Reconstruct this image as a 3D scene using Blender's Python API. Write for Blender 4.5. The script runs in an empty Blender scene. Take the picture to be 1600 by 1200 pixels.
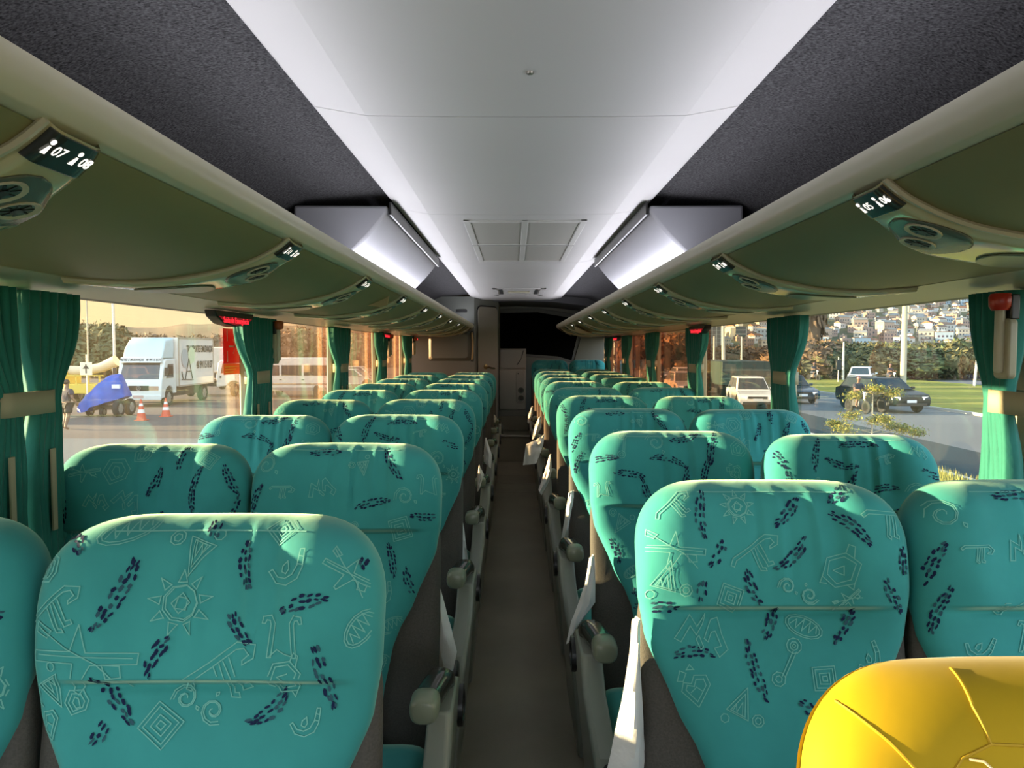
import bpy, bmesh, math, random
from mathutils import Vector, Matrix, Euler, noise
R = random.Random(11)
SC = bpy.context.scene
COL = SC.collection
PI = math.pi
# ------------------------------------------------------------------ camera
FPX = 1150.0
CAM = Vector((-0.018, 0.0, 1.33))
ROT = Euler((PI / 2 - math.atan(55 / FPX), 0, 3 / FPX)).to_matrix()
GZ = -1.55                                    # street level below the coach floor
cd = bpy.data.cameras.new('camera'); cam = bpy.data.objects.new('camera', cd); COL.objects.link(cam)
cam.location = CAM; cam.rotation_euler = ROT.to_euler()
cd.sensor_width = 36; cd.lens = FPX / 1600 * 36; cd.clip_end = 6000; cd.clip_start = 0.02
SC.camera = cam

def ray(px, py):
    return ROT @ Vector((px - 800, 600 - py, -FPX))
def at(px, py, Y):
    d = ray(px, py); return CAM + d * (Y / d.y)
def ground(px, py, z=GZ):
    d = ray(px, py); return CAM + d * ((z - CAM.z) / d.z)

# ------------------------------------------------------------------ materials
MATS = {}
def srgb(r, g, b):
    f = lambda c: (c / 255 / 12.92) if c / 255 <= 0.04045 else ((c / 255 + 0.055) / 1.055) ** 2.4
    return (f(r), f(g), f(b))
def mat(name, col, rough=0.6, metal=0.0, spec=0.5, var=0.0, vscale=8.0, bump=0.0, bscale=60.0, sheen=0.0, sheen_tint=None, emit=None, emit_s=0.0, coat=0.0, vstretch=None, transl=0.0):
    if name in MATS: return MATS[name]
    m = bpy.data.materials.new(name); m.use_nodes = True
    nt = m.node_tree; b = nt.nodes['Principled BSDF']
    b.inputs['Base Color'].default_value = (*col, 1); b.inputs['Roughness'].default_value = rough
    b.inputs['Metallic'].default_value = metal; b.inputs['Specular IOR Level'].default_value = spec
    if coat: b.inputs['Coat Weight'].default_value = coat; b.inputs['Coat Roughness'].default_value = 0.08
    if sheen:
        b.inputs['Sheen Weight'].default_value = sheen; b.inputs['Sheen Roughness'].default_value = 0.35
        if sheen_tint: b.inputs['Sheen Tint'].default_value = (*sheen_tint, 1)
    if emit:
        b.inputs['Emission Color'].default_value = (*emit, 1); b.inputs['Emission Strength'].default_value = emit_s
    tc = nt.nodes.new('ShaderNodeTexCoord')
    src = tc.outputs['Object']
    if vstretch:
        mp = nt.nodes.new('ShaderNodeMapping'); mp.inputs['Scale'].default_value = vstretch
        nt.links.new(src, mp.inputs['Vector']); src = mp.outputs['Vector']
    if var:
        n = nt.nodes.new('ShaderNodeTexNoise'); n.inputs['Scale'].default_value = vscale; n.inputs['Detail'].default_value = 6
        nt.links.new(src, n.inputs['Vector'])
        r = nt.nodes.new('ShaderNodeValToRGB'); r.color_ramp.elements[0].position = .3; r.color_ramp.elements[1].position = .7
        r.color_ramp.elements[0].color = (*[max(0, c * (1 - var)) for c in col], 1)
        r.color_ramp.elements[1].color = (*[min(1, c * (1 + var)) for c in col], 1)
        nt.links.new(n.outputs['Fac'], r.inputs['Fac']); nt.links.new(r.outputs['Color'], b.inputs['Base Color'])
    if bump:
        n2 = nt.nodes.new('ShaderNodeTexNoise'); n2.inputs['Scale'].default_value = bscale; n2.inputs['Detail'].default_value = 4
        nt.links.new(src, n2.inputs['Vector'])
        bp = nt.nodes.new('ShaderNodeBump'); bp.inputs['Strength'].default_value = bump; bp.inputs['Distance'].default_value = .01
        nt.links.new(n2.outputs['Fac'], bp.inputs['Height']); nt.links.new(bp.outputs['Normal'], b.inputs['Normal'])
    if transl:
        tl = nt.nodes.new('ShaderNodeBsdfTranslucent'); tl.inputs['Color'].default_value = (*col, 1)
        mxs = nt.nodes.new('ShaderNodeMixShader'); mxs.inputs[0].default_value = transl
        nt.links.new(b.outputs[0], mxs.inputs[1]); nt.links.new(tl.outputs[0], mxs.inputs[2])
        nt.links.new(mxs.outputs[0], nt.nodes['Material Output'].inputs['Surface'])
    MATS[name] = m
    return m

def glass_mat(name, tint, film, film_amt, streak=True):
    """pane: tinted see-through, fresnel mirror, a film of dust and dried streaks that scatters light and stands in for outdoor haze"""
    m = bpy.data.materials.new(name); m.use_nodes = True
    nt = m.node_tree; nt.nodes.clear(); N = nt.nodes.new; L = nt.links.new
    out = N('ShaderNodeOutputMaterial')
    tr = N('ShaderNodeBsdfTransparent'); tr.inputs['Color'].default_value = (*tint, 1)
    gl = N('ShaderNodeBsdfGlossy'); gl.inputs['Roughness'].default_value = .01
    lw = N('ShaderNodeLayerWeight'); lw.inputs['Blend'].default_value = .5
    pw = N('ShaderNodeMath'); pw.operation = 'POWER'; pw.inputs[1].default_value = 5; L(lw.outputs['Facing'], pw.inputs[0])
    fr = N('ShaderNodeMath'); fr.operation = 'MULTIPLY_ADD'; fr.inputs[1].default_value = .80; fr.inputs[2].default_value = .03; L(pw.outputs[0], fr.inputs[0])
    mx = N('ShaderNodeMixShader'); L(fr.outputs[0], mx.inputs[0]); L(tr.outputs[0], mx.inputs[1]); L(gl.outputs[0], mx.inputs[2])
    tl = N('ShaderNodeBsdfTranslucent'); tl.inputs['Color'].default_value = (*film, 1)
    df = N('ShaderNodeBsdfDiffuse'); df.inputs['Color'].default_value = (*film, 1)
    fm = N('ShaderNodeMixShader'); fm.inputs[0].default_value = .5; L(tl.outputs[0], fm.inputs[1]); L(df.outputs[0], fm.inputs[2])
    tc = N('ShaderNodeTexCoord'); mp = N('ShaderNodeMapping'); mp.inputs['Scale'].default_value = (1, 9, 1.1)
    L(tc.outputs['Object'], mp.inputs['Vector'])
    n = N('ShaderNodeTexNoise'); n.inputs['Scale'].default_value = 3.0; n.inputs['Detail'].default_value = 5; L(mp.outputs[0], n.inputs['Vector'])
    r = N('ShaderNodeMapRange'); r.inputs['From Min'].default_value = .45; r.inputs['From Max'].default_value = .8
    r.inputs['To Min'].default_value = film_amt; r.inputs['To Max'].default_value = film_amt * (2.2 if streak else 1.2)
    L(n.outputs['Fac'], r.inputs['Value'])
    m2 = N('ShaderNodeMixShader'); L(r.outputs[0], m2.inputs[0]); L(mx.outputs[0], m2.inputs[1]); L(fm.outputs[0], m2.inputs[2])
    L(m2.outputs[0], out.inputs['Surface'])
    return m

# ------------------------------------------------------------------ mesh builder
class MB:
    def __init__(s): s.v = []; s.f = []; s.m = []
    def add(s, vs, fs, mi=0, M=None):
        b = len(s.v)
        s.v.extend([(M @ Vector(p)) if M else Vector(p) for p in vs])
        for f in fs: s.f.append([b + i for i in f]); s.m.append(mi)
        return s
    def box(s, lo, hi, mi=0, M=None):
        x0, y0, z0 = lo; x1, y1, z1 = hi
        return s.add([(x0,y0,z0),(x1,y0,z0),(x1,y1,z0),(x0,y1,z0),(x0,y0,z1),(x1,y0,z1),(x1,y1,z1),(x0,y1,z1)],
                     [(3,2,1,0),(4,5,6,7),(0,1,5,4),(1,2,6,5),(2,3,7,6),(3,0,4,7)], mi, M)
    def hexa(s, p, mi=0):      # 8 corners, bottom loop then top loop
        return s.add(p, [(3,2,1,0),(4,5,6,7),(0,1,5,4),(1,2,6,5),(2,3,7,6),(3,0,4,7)], mi)
    def rings(s, rings, mi=0, cap=True, closed=True):
        n = len(rings[0]); vs = [p for r in rings for p in r]; fs = []
        for i in range(len(rings) - 1):
            for j in range(n if closed else n - 1):
                k = (j + 1) % n
                fs.append((i*n+j, i*n+k, (i+1)*n+k, (i+1)*n+j))
        if cap: fs.append(tuple(range(n))[::-1]); fs.append(tuple((len(rings)-1)*n + j for j in range(n)))
        return s.add(vs, fs, mi)
    def prism(s, poly, a, b, axis='y', mi=0):   # poly of 2D points extruded along an axis
        def P(u, v, w): return {'y': (u, w, v), 'x': (w, u, v), 'z': (u, v, w)}[axis]
        return s.rings([[P(u, v, a) for u, v in poly], [P(u, v, b) for u, v in poly]], mi)
    def tube(s, pts, r, n=8, mi=0):
        pts = [Vector(p) for p in pts]; rs = r if isinstance(r, (list, tuple)) else [r] * len(pts); out = []
        for i, p in enumerate(pts):
            t = (pts[min(i+1, len(pts)-1)] - pts[max(i-1, 0)]).normalized()
            a = Vector((0, 0, 1)) if abs(t.z) < .9 else Vector((1, 0, 0))
            u = t.cross(a).normalized(); w = t.cross(u)
            out.append([p + (u * math.cos(k*2*PI/n) + w * math.sin(k*2*PI/n)) * rs[i] for k in range(n)])
        return s.rings(out, mi)
    def lathe(s, prof, n=20, M=None, mi=0):     # (radius, height) about z
        b = MB().rings([[(r*math.cos(k*2*PI/n), r*math.sin(k*2*PI/n), z) for k in range(n)] for r, z in prof])
        return s.add(b.v, b.f, mi, M)
    def sphere(s, c, r, n=12, mi=0, sc=(1, 1, 1)):
        rg = []
        for i in range(1, n):
            a = PI * i / n
            rg.append([(c[0] + sc[0]*r*math.sin(a)*math.cos(2*PI*k/n), c[1] + sc[1]*r*math.sin(a)*math.sin(2*PI*k/n), c[2] - sc[2]*r*math.cos(a)) for k in range(n)])
        return s.rings(rg, mi)
    def quad(s, a, b, c, d, mi=0): return s.add([a, b, c, d], [(0, 1, 2, 3)], mi)
    def build(s, name, mats, parent=None, bevel=0.0, seg=2, sharp=38, weld=0.0, loc=None, solid=0.0, recalc=True):
        me = bpy.data.meshes.new(name); bm = bmesh.new()
        vs = [bm.verts.new(p) for p in s.v]
        for f, mi in zip(s.f, s.m):
            try: fc = bm.faces.new([vs[i] for i in f]); fc.material_index = mi; fc.smooth = True
            except ValueError: pass
        if weld: bmesh.ops.remove_doubles(bm, verts=bm.verts, dist=weld)
        if recalc: bmesh.ops.recalc_face_normals(bm, faces=bm.faces)
        bm.to_mesh(me); bm.free()
        for m in (mats if isinstance(mats, (list, tuple)) else [mats]): me.materials.append(m)
        if sharp: me.set_sharp_from_angle(angle=math.radians(sharp))
        o = bpy.data.objects.new(name, me); COL.objects.link(o)
        if parent: o.parent = parent
        if loc: o.location = loc
        if solid:
            sm = o.modifiers.new('thickness', 'SOLIDIFY'); sm.thickness = solid; sm.offset = 0
        if bevel:
            bv = o.modifiers.new('bevel', 'BEVEL'); bv.width = bevel; bv.segments = seg; bv.limit_method = 'ANGLE'; bv.angle_limit = math.radians(35)
        return o

def tag(o, label=None, cat=None, group=None, kind=None):
    if label: o['label'] = label
    if cat: o['category'] = cat
    if group: o['group'] = group
    if kind: o['kind'] = kind
    return o
def empty(name, loc=(0, 0, 0), rz=0.0):
    o = bpy.data.objects.new(name, None); COL.objects.link(o); o.location = loc; o.rotation_euler = (0, 0, rz); o.empty_display_size = .1
    return o
def copy_tree(o, parent=None):
    c = o.copy(); COL.objects.link(c)
    if parent: c.parent = parent
    for k in KIDS(o): copy_tree(k, c)
    return c
def KIDS(o): return [k for k in list(SC.objects) if k.parent == o]
def rrect(w, h, r, n=5, cx=0, cy=0):
    p = []
    for (sx, sy, a0) in ((1, 1, 0), (-1, 1, 90), (-1, -1, 180), (1, -1, 270)):
        for i in range(n + 1):
            a = math.radians(a0 + 90 * i / n)
            p.append((cx + sx*(w/2 - r) + r*math.cos(a), cy + sy*(h/2 - r) + r*math.sin(a)))
    return p
def text_part(name, s, size, m, parent, M, ext=.0008, align='CENTER', sx=1.0, bold=0.0):
    cu = bpy.data.curves.new('txt', 'FONT'); cu.body = s; cu.size = size; cu.align_x = align; cu.align_y = 'CENTER'; cu.extrude = ext; cu.offset = bold; cu.resolution_u = 3
    t = bpy.data.objects.new('txt', cu); COL.objects.link(t)
    dg = bpy.context.evaluated_depsgraph_get()
    me = bpy.data.meshes.new_from_object(t.evaluated_get(dg)); me.name = name
    bpy.data.objects.remove(t); bpy.data.curves.remove(cu)
    me.materials.clear(); me.materials.append(m)
    me.transform(M @ Matrix.Diagonal((sx, 1, 1, 1)))
    o = bpy.data.objects.new(name, me); COL.objects.link(o)
    if parent: o.parent = parent
    return o
def frame(o, right, up):
    r = Vector(right).normalized(); u = Vector(up).normalized(); n = r.cross(u)
    M = Matrix((r, u, n)).transposed().to_4x4(); M.translation = Vector(o); return M
ORD = ['first', 'second', 'third', 'fourth', 'fifth', 'sixth', 'seventh', 'eighth', 'ninth', 'tenth', 'eleventh', 'twelfth']

# palette
M_teal = mat('teal_velour', (.042, .305, .300), .85, spec=.25, var=.16, vscale=5, bump=.25, bscale=9, sheen=.6, sheen_tint=(.75, 1, .72))
M_print = mat('pale_print', (.17, .48, .43), .85, spec=.2, sheen=.3)
M_navy = mat('navy_print', (.008, .016, .060), .85, spec=.2)
M_slate = mat('slate_print', (.030, .095, .130), .85, spec=.2)
M_yellow = mat('yellow_cover', (.50, .335, .005), .75, spec=.3, var=.08, vscale=4, bump=.15, bscale=8, sheen=.2)
M_yseam = mat('yellow_seam', (.52, .33, .010), .7)
M_shell = mat('charcoal_trim_cloth', (.055, .050, .042), .7, var=.25, vscale=300, bump=.15, bscale=500)
M_grey = mat('grey_plastic', (.235, .25, .21), .33, spec=.5, var=.06, vscale=6)
M_greyd = mat('dark_grey_gloss', (.035, .037, .032), .16, spec=.6)
M_cap = mat('olive_grey_plastic', (.21, .235, .17), .28, spec=.5)
M_black = mat('black_plastic', (.010, .010, .010), .35)
M_floor = mat('dark_vinyl_floor', (.225, .205, .145), .42, spec=.4, var=.18, vscale=2.2, bump=.10, bscale=220)
M_white = mat('white_ceiling_panel', (.52, .505, .49), .55, spec=.3, var=.03, vscale=1.2)
M_felt = mat('charcoal_felt', (.052, .051, .053), .95, spec=.1, var=.8, vscale=150, vstretch=(1, 1.5, 1), bump=.15, bscale=500)
M_bin = mat('olive_bin_panel', (.245, .222, .100), .5, spec=.35, var=.05, vscale=3)
M_rail = mat('beige_rail', (.56, .53, .40), .35, spec=.5)
M_cons = mat('beige_gloss_console', (.62, .56, .35), .16, spec=.6, coat=.4)
M_consd = mat('grey_green_recess', (.10, .125, .105), .25, spec=.5)
M_wall = mat('grey_beige_panel', (.20, .20, .165), .5, var=.06, vscale=3)
M_pillar = mat('beige_pillar', (.50, .41, .26), .5)
M_dark = mat('dark_surround', (.02, .02, .02), .6)
M_duct = mat('pale_duct_cover', (.29, .29, .31), .45)
M_strip = mat('metal_strip', (.35, .33, .28), .3, metal=.7)
M_led = mat('white_glow', (.8, .8, .8), .5, emit=(1, .95, .85), emit_s=1.3)
M_red = mat('red_glow', (.5, .01, .02), .5, emit=(1, .03, .05), emit_s=1.2)
M_redp = mat('red_plastic', (.50, .03, .012), .3)
M_orange = mat('orange_red_plastic', (.42, .07, .012), .4)
M_curt = mat('green_curtain', (.026, .185, .145), .75, spec=.25, sheen=.25, var=.1, vscale=14, bump=.1, bscale=90)
M_tie = mat('beige_tieback', (.42, .38, .25), .7)
M_bag = mat('white_plastic_film', (.72, .72, .70), .35, spec=.5, var=.05, vscale=20, bump=.4, bscale=30)
# ================================================================== coach shell
Y0, Y1 = -2.6, 9.95          # windscreen end, rear wall
XW = 1.20                    # inner face of the side walls
ZC = 1.33                    # eye height: profile heights below are measured from it
def struct(name, mb, m, **k): return tag(mb.build(name, m, **k), kind='structure')

struct('floor', MB().box((-1.26, Y0, -.06), (1.26, Y1, 0)), M_floor)
# platform under the rear seats, two risers
struct('floor_platform', MB().box((-1.2, 8.62, .001), (1.2, Y1 - .01, .31)), M_floor)
struct('trim_1', MB().box((-.205, 8.60, .296), (.205, 8.63, .318)), M_strip, bevel=.003)
for i, y in enumerate((6.77, 7.23, 7.69)):
    struct('trim_%d' % (i + 2), MB().box((-.20, y - .006, .0005), (.20, y + .006, .004)), M_strip)
# side walls: sill panel below the glass, header above
SILL, HEAD = .80, 1.468
for side, sx in (('left', -1), ('right', 1)):
    b = MB().box((min(sx*XW, sx*1.26), Y0, .001), (max(sx*XW, sx*1.26), Y1, SILL))
    b.box((min(sx*XW, sx*1.26), Y0, HEAD + .002), (max(sx*XW, sx*1.26), Y1, 2.02))
    struct('wall_' + side, b, M_wall)
b = MB().box((-1.2, Y0 - .05, .001), (1.2, Y0 - .001, .75)); b.box((-1.2, Y0 - .05, 1.80), (1.2, Y0 - .001, 2.02))
struct('wall_front', b, M_wall)
struct('roof', MB().box((-1.27, Y0 - .06, 2.04), (1.27, Y1 + .06, 2.12)), M_wall)
# window posts and panes
POSTS = [-1.25, .22, 1.72, 3.20, 4.68, 6.15, 7.62, 9.05]
k = 0
for side, sx in (('left', -1), ('right', 1)):
    for y in POSTS:
        k += 1
        struct('trim_post_%d' % k, MB().box((min(sx*1.165, sx*1.199), y - .045, SILL - .3), (max(sx*1.165, sx*1.199), y + .045, HEAD)), M_pillar, bevel=.008)
    struct('trim_sill_' + side, MB().box((min(sx*1.13, sx*1.199), Y0, SILL - .012), (max(sx*1.13, sx*1.199), 9.9, SILL + .012)), M_wall, bevel=.006)
tints = {  # far panes get a browner tint and a denser film
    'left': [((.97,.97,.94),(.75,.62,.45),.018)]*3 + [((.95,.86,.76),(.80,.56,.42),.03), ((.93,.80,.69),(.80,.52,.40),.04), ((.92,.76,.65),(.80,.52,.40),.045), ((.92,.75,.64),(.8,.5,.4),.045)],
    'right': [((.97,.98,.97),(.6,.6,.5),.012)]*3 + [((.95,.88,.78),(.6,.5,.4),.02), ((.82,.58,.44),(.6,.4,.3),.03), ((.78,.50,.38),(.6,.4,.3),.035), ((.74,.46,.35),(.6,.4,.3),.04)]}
k = 0
for side, sx in (('left', -1), ('right', 1)):
    for i in range(len(POSTS) - 1):
        k += 1
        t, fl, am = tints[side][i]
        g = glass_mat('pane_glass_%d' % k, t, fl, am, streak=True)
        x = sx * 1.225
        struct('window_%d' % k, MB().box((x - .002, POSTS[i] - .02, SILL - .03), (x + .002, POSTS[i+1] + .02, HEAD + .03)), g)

# ---------------------------------------------------------------- ceiling
prof = [(-.528,.602), (-.520,.596), (-.395,.574), (-.2,.571), (0,.570), (.2,.571), (.395,.574), (.520,.596), (.528,.602)]
top = [(.528,.612), (.42,.640), (-.42,.640), (-.528,.612)]
P2 = [(x + .012, ZC + h) for x, h in prof + top]
cuts = [-1.9, 1.842, 3.17, 4.95, 8.72]
for i in range(4):
    struct('ceiling' if i == 0 else 'ceiling_panel', MB().prism(P2, cuts[i] + .0022, cuts[i+1] - .0022), M_white, sharp=8)
for side, sx in (('left', -1), ('right', 1)):
    pf = [(.48,.622), (.56,.622), (.85,.600), (.98,.545), (1.10,.45), (1.185,.30)]
    pr = pf + [(x + .012, h + .014) for x, h in reversed(pf)]
    b = MB()
    for a, c in ((-1.9, 3.345), (3.351, 5.0), (5.006, 7.85), (7.856, 8.75)):
        b.prism([(sx * x, ZC + h) for x, h in pr], a, c)
    struct('ceiling_' + side, b, M_felt, sharp=60)
# ---------------------------------------------------------------- overhead racks
LID = [(.497,.237), (.530,.212), (.577,.189), (.620,.174), (.665,.163), (.745,.149), (.826,.144), (.894,.147), (.960,.152)]
def lid(u):
    t = max(0, min(.9999, u)) * (len(LID) - 1); i = int(t); f = t - i
    # catmull-rom
    p = [LID[max(0, i-1)], LID[i], LID[i+1], LID[min(len(LID)-1, i+2)]]
    return tuple(.5 * ((2*p[1][c]) + (-p[0][c]+p[2][c])*f + (2*p[0][c]-5*p[1][c]+4*p[2][c]-p[3][c])*f*f + (-p[0][c]+3*p[1][c]-3*p[2][c]+p[3][c])*f**3) for c in (0, 1))
def lidp(sx, u, y, off=0.0):
    a = lid(max(0, u - .02)); b = lid(min(1, u + .02)); x, h = lid(u)
    tx, th = b[0]-a[0], b[1]-a[1]; l = math.hypot(tx, th)
    nx, nh = th / l, -tx / l          # outward: towards the aisle and down
    return Vector((sx * (x + nx*off), y, ZC + h + nh*off))
RACK_A, RACK_B = -1.6, 8.64
RAIL = [(.510,.230), (.490,.236), (.478,.252), (.477,.268), (.484,.284), (.500,.292), (.552,.292), (.556,.262), (.552,.236)]
YP = {-1: [-.05 + .81*i for i in range(11)], 1: [.235 + .795*i for i in range(11)]}   # console positions
for side, sx in (('left', -1), ('right', 1)):
    b = MB().prism([(sx*x, ZC + h) for x, h in RAIL], RACK_A, RACK_B)
    b.prism([(sx*x, ZC+h) for x, h in [(.512,.2345),(.5135,.2275),(.520,.2275),(.520,.2345)]], RACK_A, RACK_B)
    tag(b.build('rack_rail', M_rail, bevel=.002), 'long rounded beige rail along the %s edge of the %s overhead luggage rack' % ('aisle', side), 'rail', 'rails of the overhead racks')
    b = MB().prism([(sx*x, ZC+h) for x, h in [(.955,.150),(1.08,.146),(1.199,.139),(1.199,.165),(.955,.175)]], RACK_A, RACK_B)
    struct('trim_rack_' + side, b, M_rail)
    # shelf back: closes the rack above the lids
    struct('trim_shelf_' + side, MB().prism([(sx*x, ZC+h) for x, h in [(.56,.262),(.97,.19),(1.199,.19),(1.199,.27),(.56,.285)]], RACK_A, RACK_B), M_felt)
    ys = YP[sx]
    edges = [y + .05 for y in ys if (-.1 if sx < 0 else .2) < y + .05 < RACK_B - .1] + [RACK_B]
    n = 24
    for i in range(len(edges) - 1):
        b = MB()
        pr = [lid(j / n) for j in range(n + 1)]
        ring = [(sx*x, ZC + h) for x, h in pr[1:]] + [(sx*.96, ZC+.185), (sx*.62, ZC+.224), (sx*.56, ZC+.226), (sx*.525, ZC+.222)]
        b.prism(ring, edges[i] + .0015, edges[i+1] - .0015)
        o = b.build('overhead_bin', M_bin, sharp=30)
        tag(o, 'olive green curved overhead bin, %s bay from the front of the %s rack' % (ORD[i], side), 'overhead bin', 'overhead bins of the %s rack' % side)

def console(sx, y, num, k, side):
    """beige service console between two bins: lamp plate with seat numbers, air nozzles, reading lens"""
    root = empty('service_console', (sx*.6, y, ZC + .19))
    inv = Matrix.Translation(-Vector((sx*.6, y, ZC + .19)))
    W = [(0,.0,.10), (.10,.0,.115), (.22,.0,.135), (.36,.0,.175), (.5,-.005,.205), (.64,-.01,.20), (.78,-.015,.15), (.90,-.02,.075), (1.0,-.03,.0)]
    def yr(u):
        for a, c in zip(W, W[1:]):
            if a[0] <= u <= c[0]:
                t = (u - a[0]) / (c[0] - a[0]); t2 = t*t*(3-2*t)*.5 + t*.5
                return a[1] + (c[1]-a[1])*t2, a[2] + (c[2]-a[2])*t2
        return W[-1][1:]
    b = MB(); nu, nv = 30, 10; rows = []
    for i in range(nu + 1):
        u = i / nu; a, c = yr(u); row = []
        for j in range(nv + 1):
            v = j / nv; e = 1 - abs(2*v - 1)**8
            row.append(inv @ lidp(sx, u, y + a + (c-a)*v, -.003 + .017*e))
        rows.append(row)
    b.rings(rows, cap=False, closed=False)
    b.build('housing', M_cons, root, sharp=50)
    # raised rim along the near edge
    b = MB().tube([inv @ lidp(sx, i/24, y + yr(i/24)[0], .004) for i in range(25)], .005, 6)
    b.build('rim', M_rail, root)
    def patch(u0, u1, f0, f1, off, m, name, par, rnd=True):
        b = MB(); rr = []
        for i in range(31):
            s = i / 30; u = u0 + (u1-u0)*s; a, c = yr(u); row = []
            hw = 1 - abs(2*s-1)**2.4 if rnd else 1
            for j in range(9):
                v = f0 + (f1-f0)*(.5 + (j/8 - .5)*(hw**.5 if rnd else 1)); e = 1 - abs(2*v - 1)**8
                row.append(inv @ lidp(sx, u, y + a + (c-a)*v, .017*e - .003 + off))
            rr.append(row)
        b.rings(rr, cap=False, closed=False); return b.build(name, m, par, solid=.002)
    pl = patch(.015, .135, .06, .94, .0016, M_greyd, 'number_plate', root, False)
    if k < 8:
        for q, s in ((.27, num[0]), (.70, num[1])):
            o0 = inv @ lidp(sx, .078, y + (.112*q if sx < 0 else .112*(1-q) - .007), .0164)
            up = lidp(sx, .03, y) - lidp(sx, .12, y); rt = Vector((0, -sx, 0))
            text_part('seat_number', s, .0195, M_led, pl, frame(o0 + rt.normalized()*.007, rt, up), .0006)
            ic = MB()                         # little seated-figure symbol before the number
            Mx = frame(o0 - rt.normalized()*.0125, rt, up)
            ic.lathe([(.0, -.0006), (.0034, -.0006), (.0034, .0006), (0, .0006)], 10, Mx @ Matrix.Translation((0, .009, 0)))
            ic.add([(-.002,.004,.0006),(.002,.004,.0006),(.0045,-.008,.0006),(-.0045,-.008,.0006)], [(0,1,2,3)], 0, Mx)
            ic.build('seat_symbol', M_led, pl)
    patch(.17, .50, .10, .90, .0012, M_consd, 'recess', root)
    for (u, f) in ((.27, .36), (.34, .66)):   # air nozzles
        a, c = yr(u); o0 = inv @ lidp(sx, u, y + a + (c-a)*f, .012)
        nrm = (lidp(sx, u, y, .02) - lidp(sx, u, y)).normalized()
        Mx = frame(o0, Vector((0, 1, 0)), nrm.cross(Vector((0, 1, 0))))
        nz = MB().lathe([(.0, .002), (.017, .002), (.020, .004), (.024, .006), (.026, .006), (.027, -.004)], 18, Mx).build('air_nozzle', M_rail, root)
        g = MB()
        for d in range(4):
            g.box((-.018, -.0015, .003), (.018, .0015, .0052), 0, Mx @ Matrix.Rotation(PI*d/4, 4, 'Z'))
        g.lathe([(0, .003), (.007, .003), (.007, .0062), (0, .0062)], 12, Mx)
        g.build('vane', M_black, nz)
    patch(.56, .80, .18, .86, .0018, M_cap, 'reading_lens', root)
    tag(root, 'glossy beige service console with air nozzles, %s from the front of the %s rack' % (ORD[k], side), 'service console', 'consoles of the %s rack' % side)
for side, sx in (('left', -1), ('right', 1)):
    k = 0
    for i, y in enumerate(YP[sx]):
        if y < .5 or y > 8.5: continue
        n0 = (5 if sx > 0 else 7) + 4 * k
        console(sx, y, ('%02d' % n0, '%02d' % (n0 + 1)), k, side); k += 1
# two beige flaps hanging out of the racks
for (pxs, Y, lab) in (([(612,445),(606,477),(596,480),(551,476),(575,468)], 3.0, 'beige triangular flap hanging open from the left rack'),
                      ([(897,509),(899,519),(905,521),(924,521),(912,516)], 6.4, 'small beige triangular flap hanging open from the right rack')):
    sgn = -1 if pxs[0][0] < 800 else 1
    f = [at(px, py, Y) for px, py in pxs]; g = [at(px, py, Y) + Vector((sgn*.03, .12, .01)) for px, py in pxs]
    tag(MB().rings([f, g]).build('rack_flap', mat('tan_flap', (.42,.34,.18), .4), bevel=.004), lab, 'flap')

# ---------------------------------------------------------------- ducts beside the ceiling
for side, sx in (('left', -1), ('right', 1)):
    pf = [(.522,.572), (.524,.545), (.55,.510), (.60,.452), (.65,.402), (.71,.350), (.78,.315), (.90,.315), (.90,.575)]
    t = empty('air_duct_cover', (sx*.6, 3.9, ZC + .45)); inv = Vector((sx*.6, 3.9, ZC + .45))
    b = MB().prism([(sx*x - inv.x, ZC + h - inv.z) for x, h in pf], -.93, .93)
    b.build('casing', M_duct, t, bevel=.012, seg=3, sharp=60)
    MB().box((sx*.512 - inv.x - .004, -.93, .085), (sx*.512 - inv.x + .004, .94, .135)).build('rubber_seal', M_black, t)
    tag(t, 'pale sloping air duct cover between the ceiling and the %s rack' % side, 'air duct cover', 'air duct covers')
# ---------------------------------------------------------------- ceiling fittings
M_mesh = mat('vent_filter_mesh', (.36,.35,.31), .8, var=.2, vscale=400, bump=.3, bscale=500)
t = empty('ceiling_vent', (.032, 4.06, ZC + .570)); t.scale = (.92, .92, 1)
b = MB()
for x0, x1 in ((-.30, -.268), (-.016, .016), (.268, .30)): b.box((x0, -.83, -.006), (x1, .83, .016))
for y0, y1 in ((-.83, -.785), (-.03, .03), (.785, .83)): b.box((-.30, y0, -.0055), (.30, y1, .016))
b.build('frame', mat('vent_frame', (.52,.51,.48), .5), t, bevel=.003)
for cx in (-.142, .142):
    for cy in (-.408, .408):
        MB().box((cx - .127, cy - .378, .0), (cx + .127, cy + .378, .01)).build('filter', M_mesh, t)
MB().box((-.302, -.004, -.0065), (.302, .004, -.0052)).build('joint', M_black, t)
tag(t, 'four panel return air vent with pale mesh in the middle of the ceiling', 'air vent')
t = empty('ceiling_hatch', (.03, 7.4, ZC + .572)); t.scale = (.88, 1, 1)
b = MB()
b.box((-.29, -.45, -.008), (-.23, .45, .015)); b.box((.23, -.45, -.008), (.29, .45, .015)); b.box((-.29, -.45, -.008), (.29, -.36, .015)); b.box((-.29, .36, -.008), (.29, .45, .015))
b.build('frame', M_white, t, bevel=.004)
MB().box((-.23, -.36, .004), (.23, .36, .014)).build('cover', M_rail, t)
for sx in (-1, 1): MB().box((sx*.20 - .02, -.3, -.006), (sx*.20 + .02, .3, .006)).build('latch', M_dark, t, bevel=.004)
MB().tube([(-.12, -.1, -.012), (.12, -.1, -.012)], .012, 8).build('handle', M_rail, t)
tag(t, 'pale framed roof hatch at the rear end of the ceiling', 'roof hatch')
sc = ground(828, 112, ZC + .5705)
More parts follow.
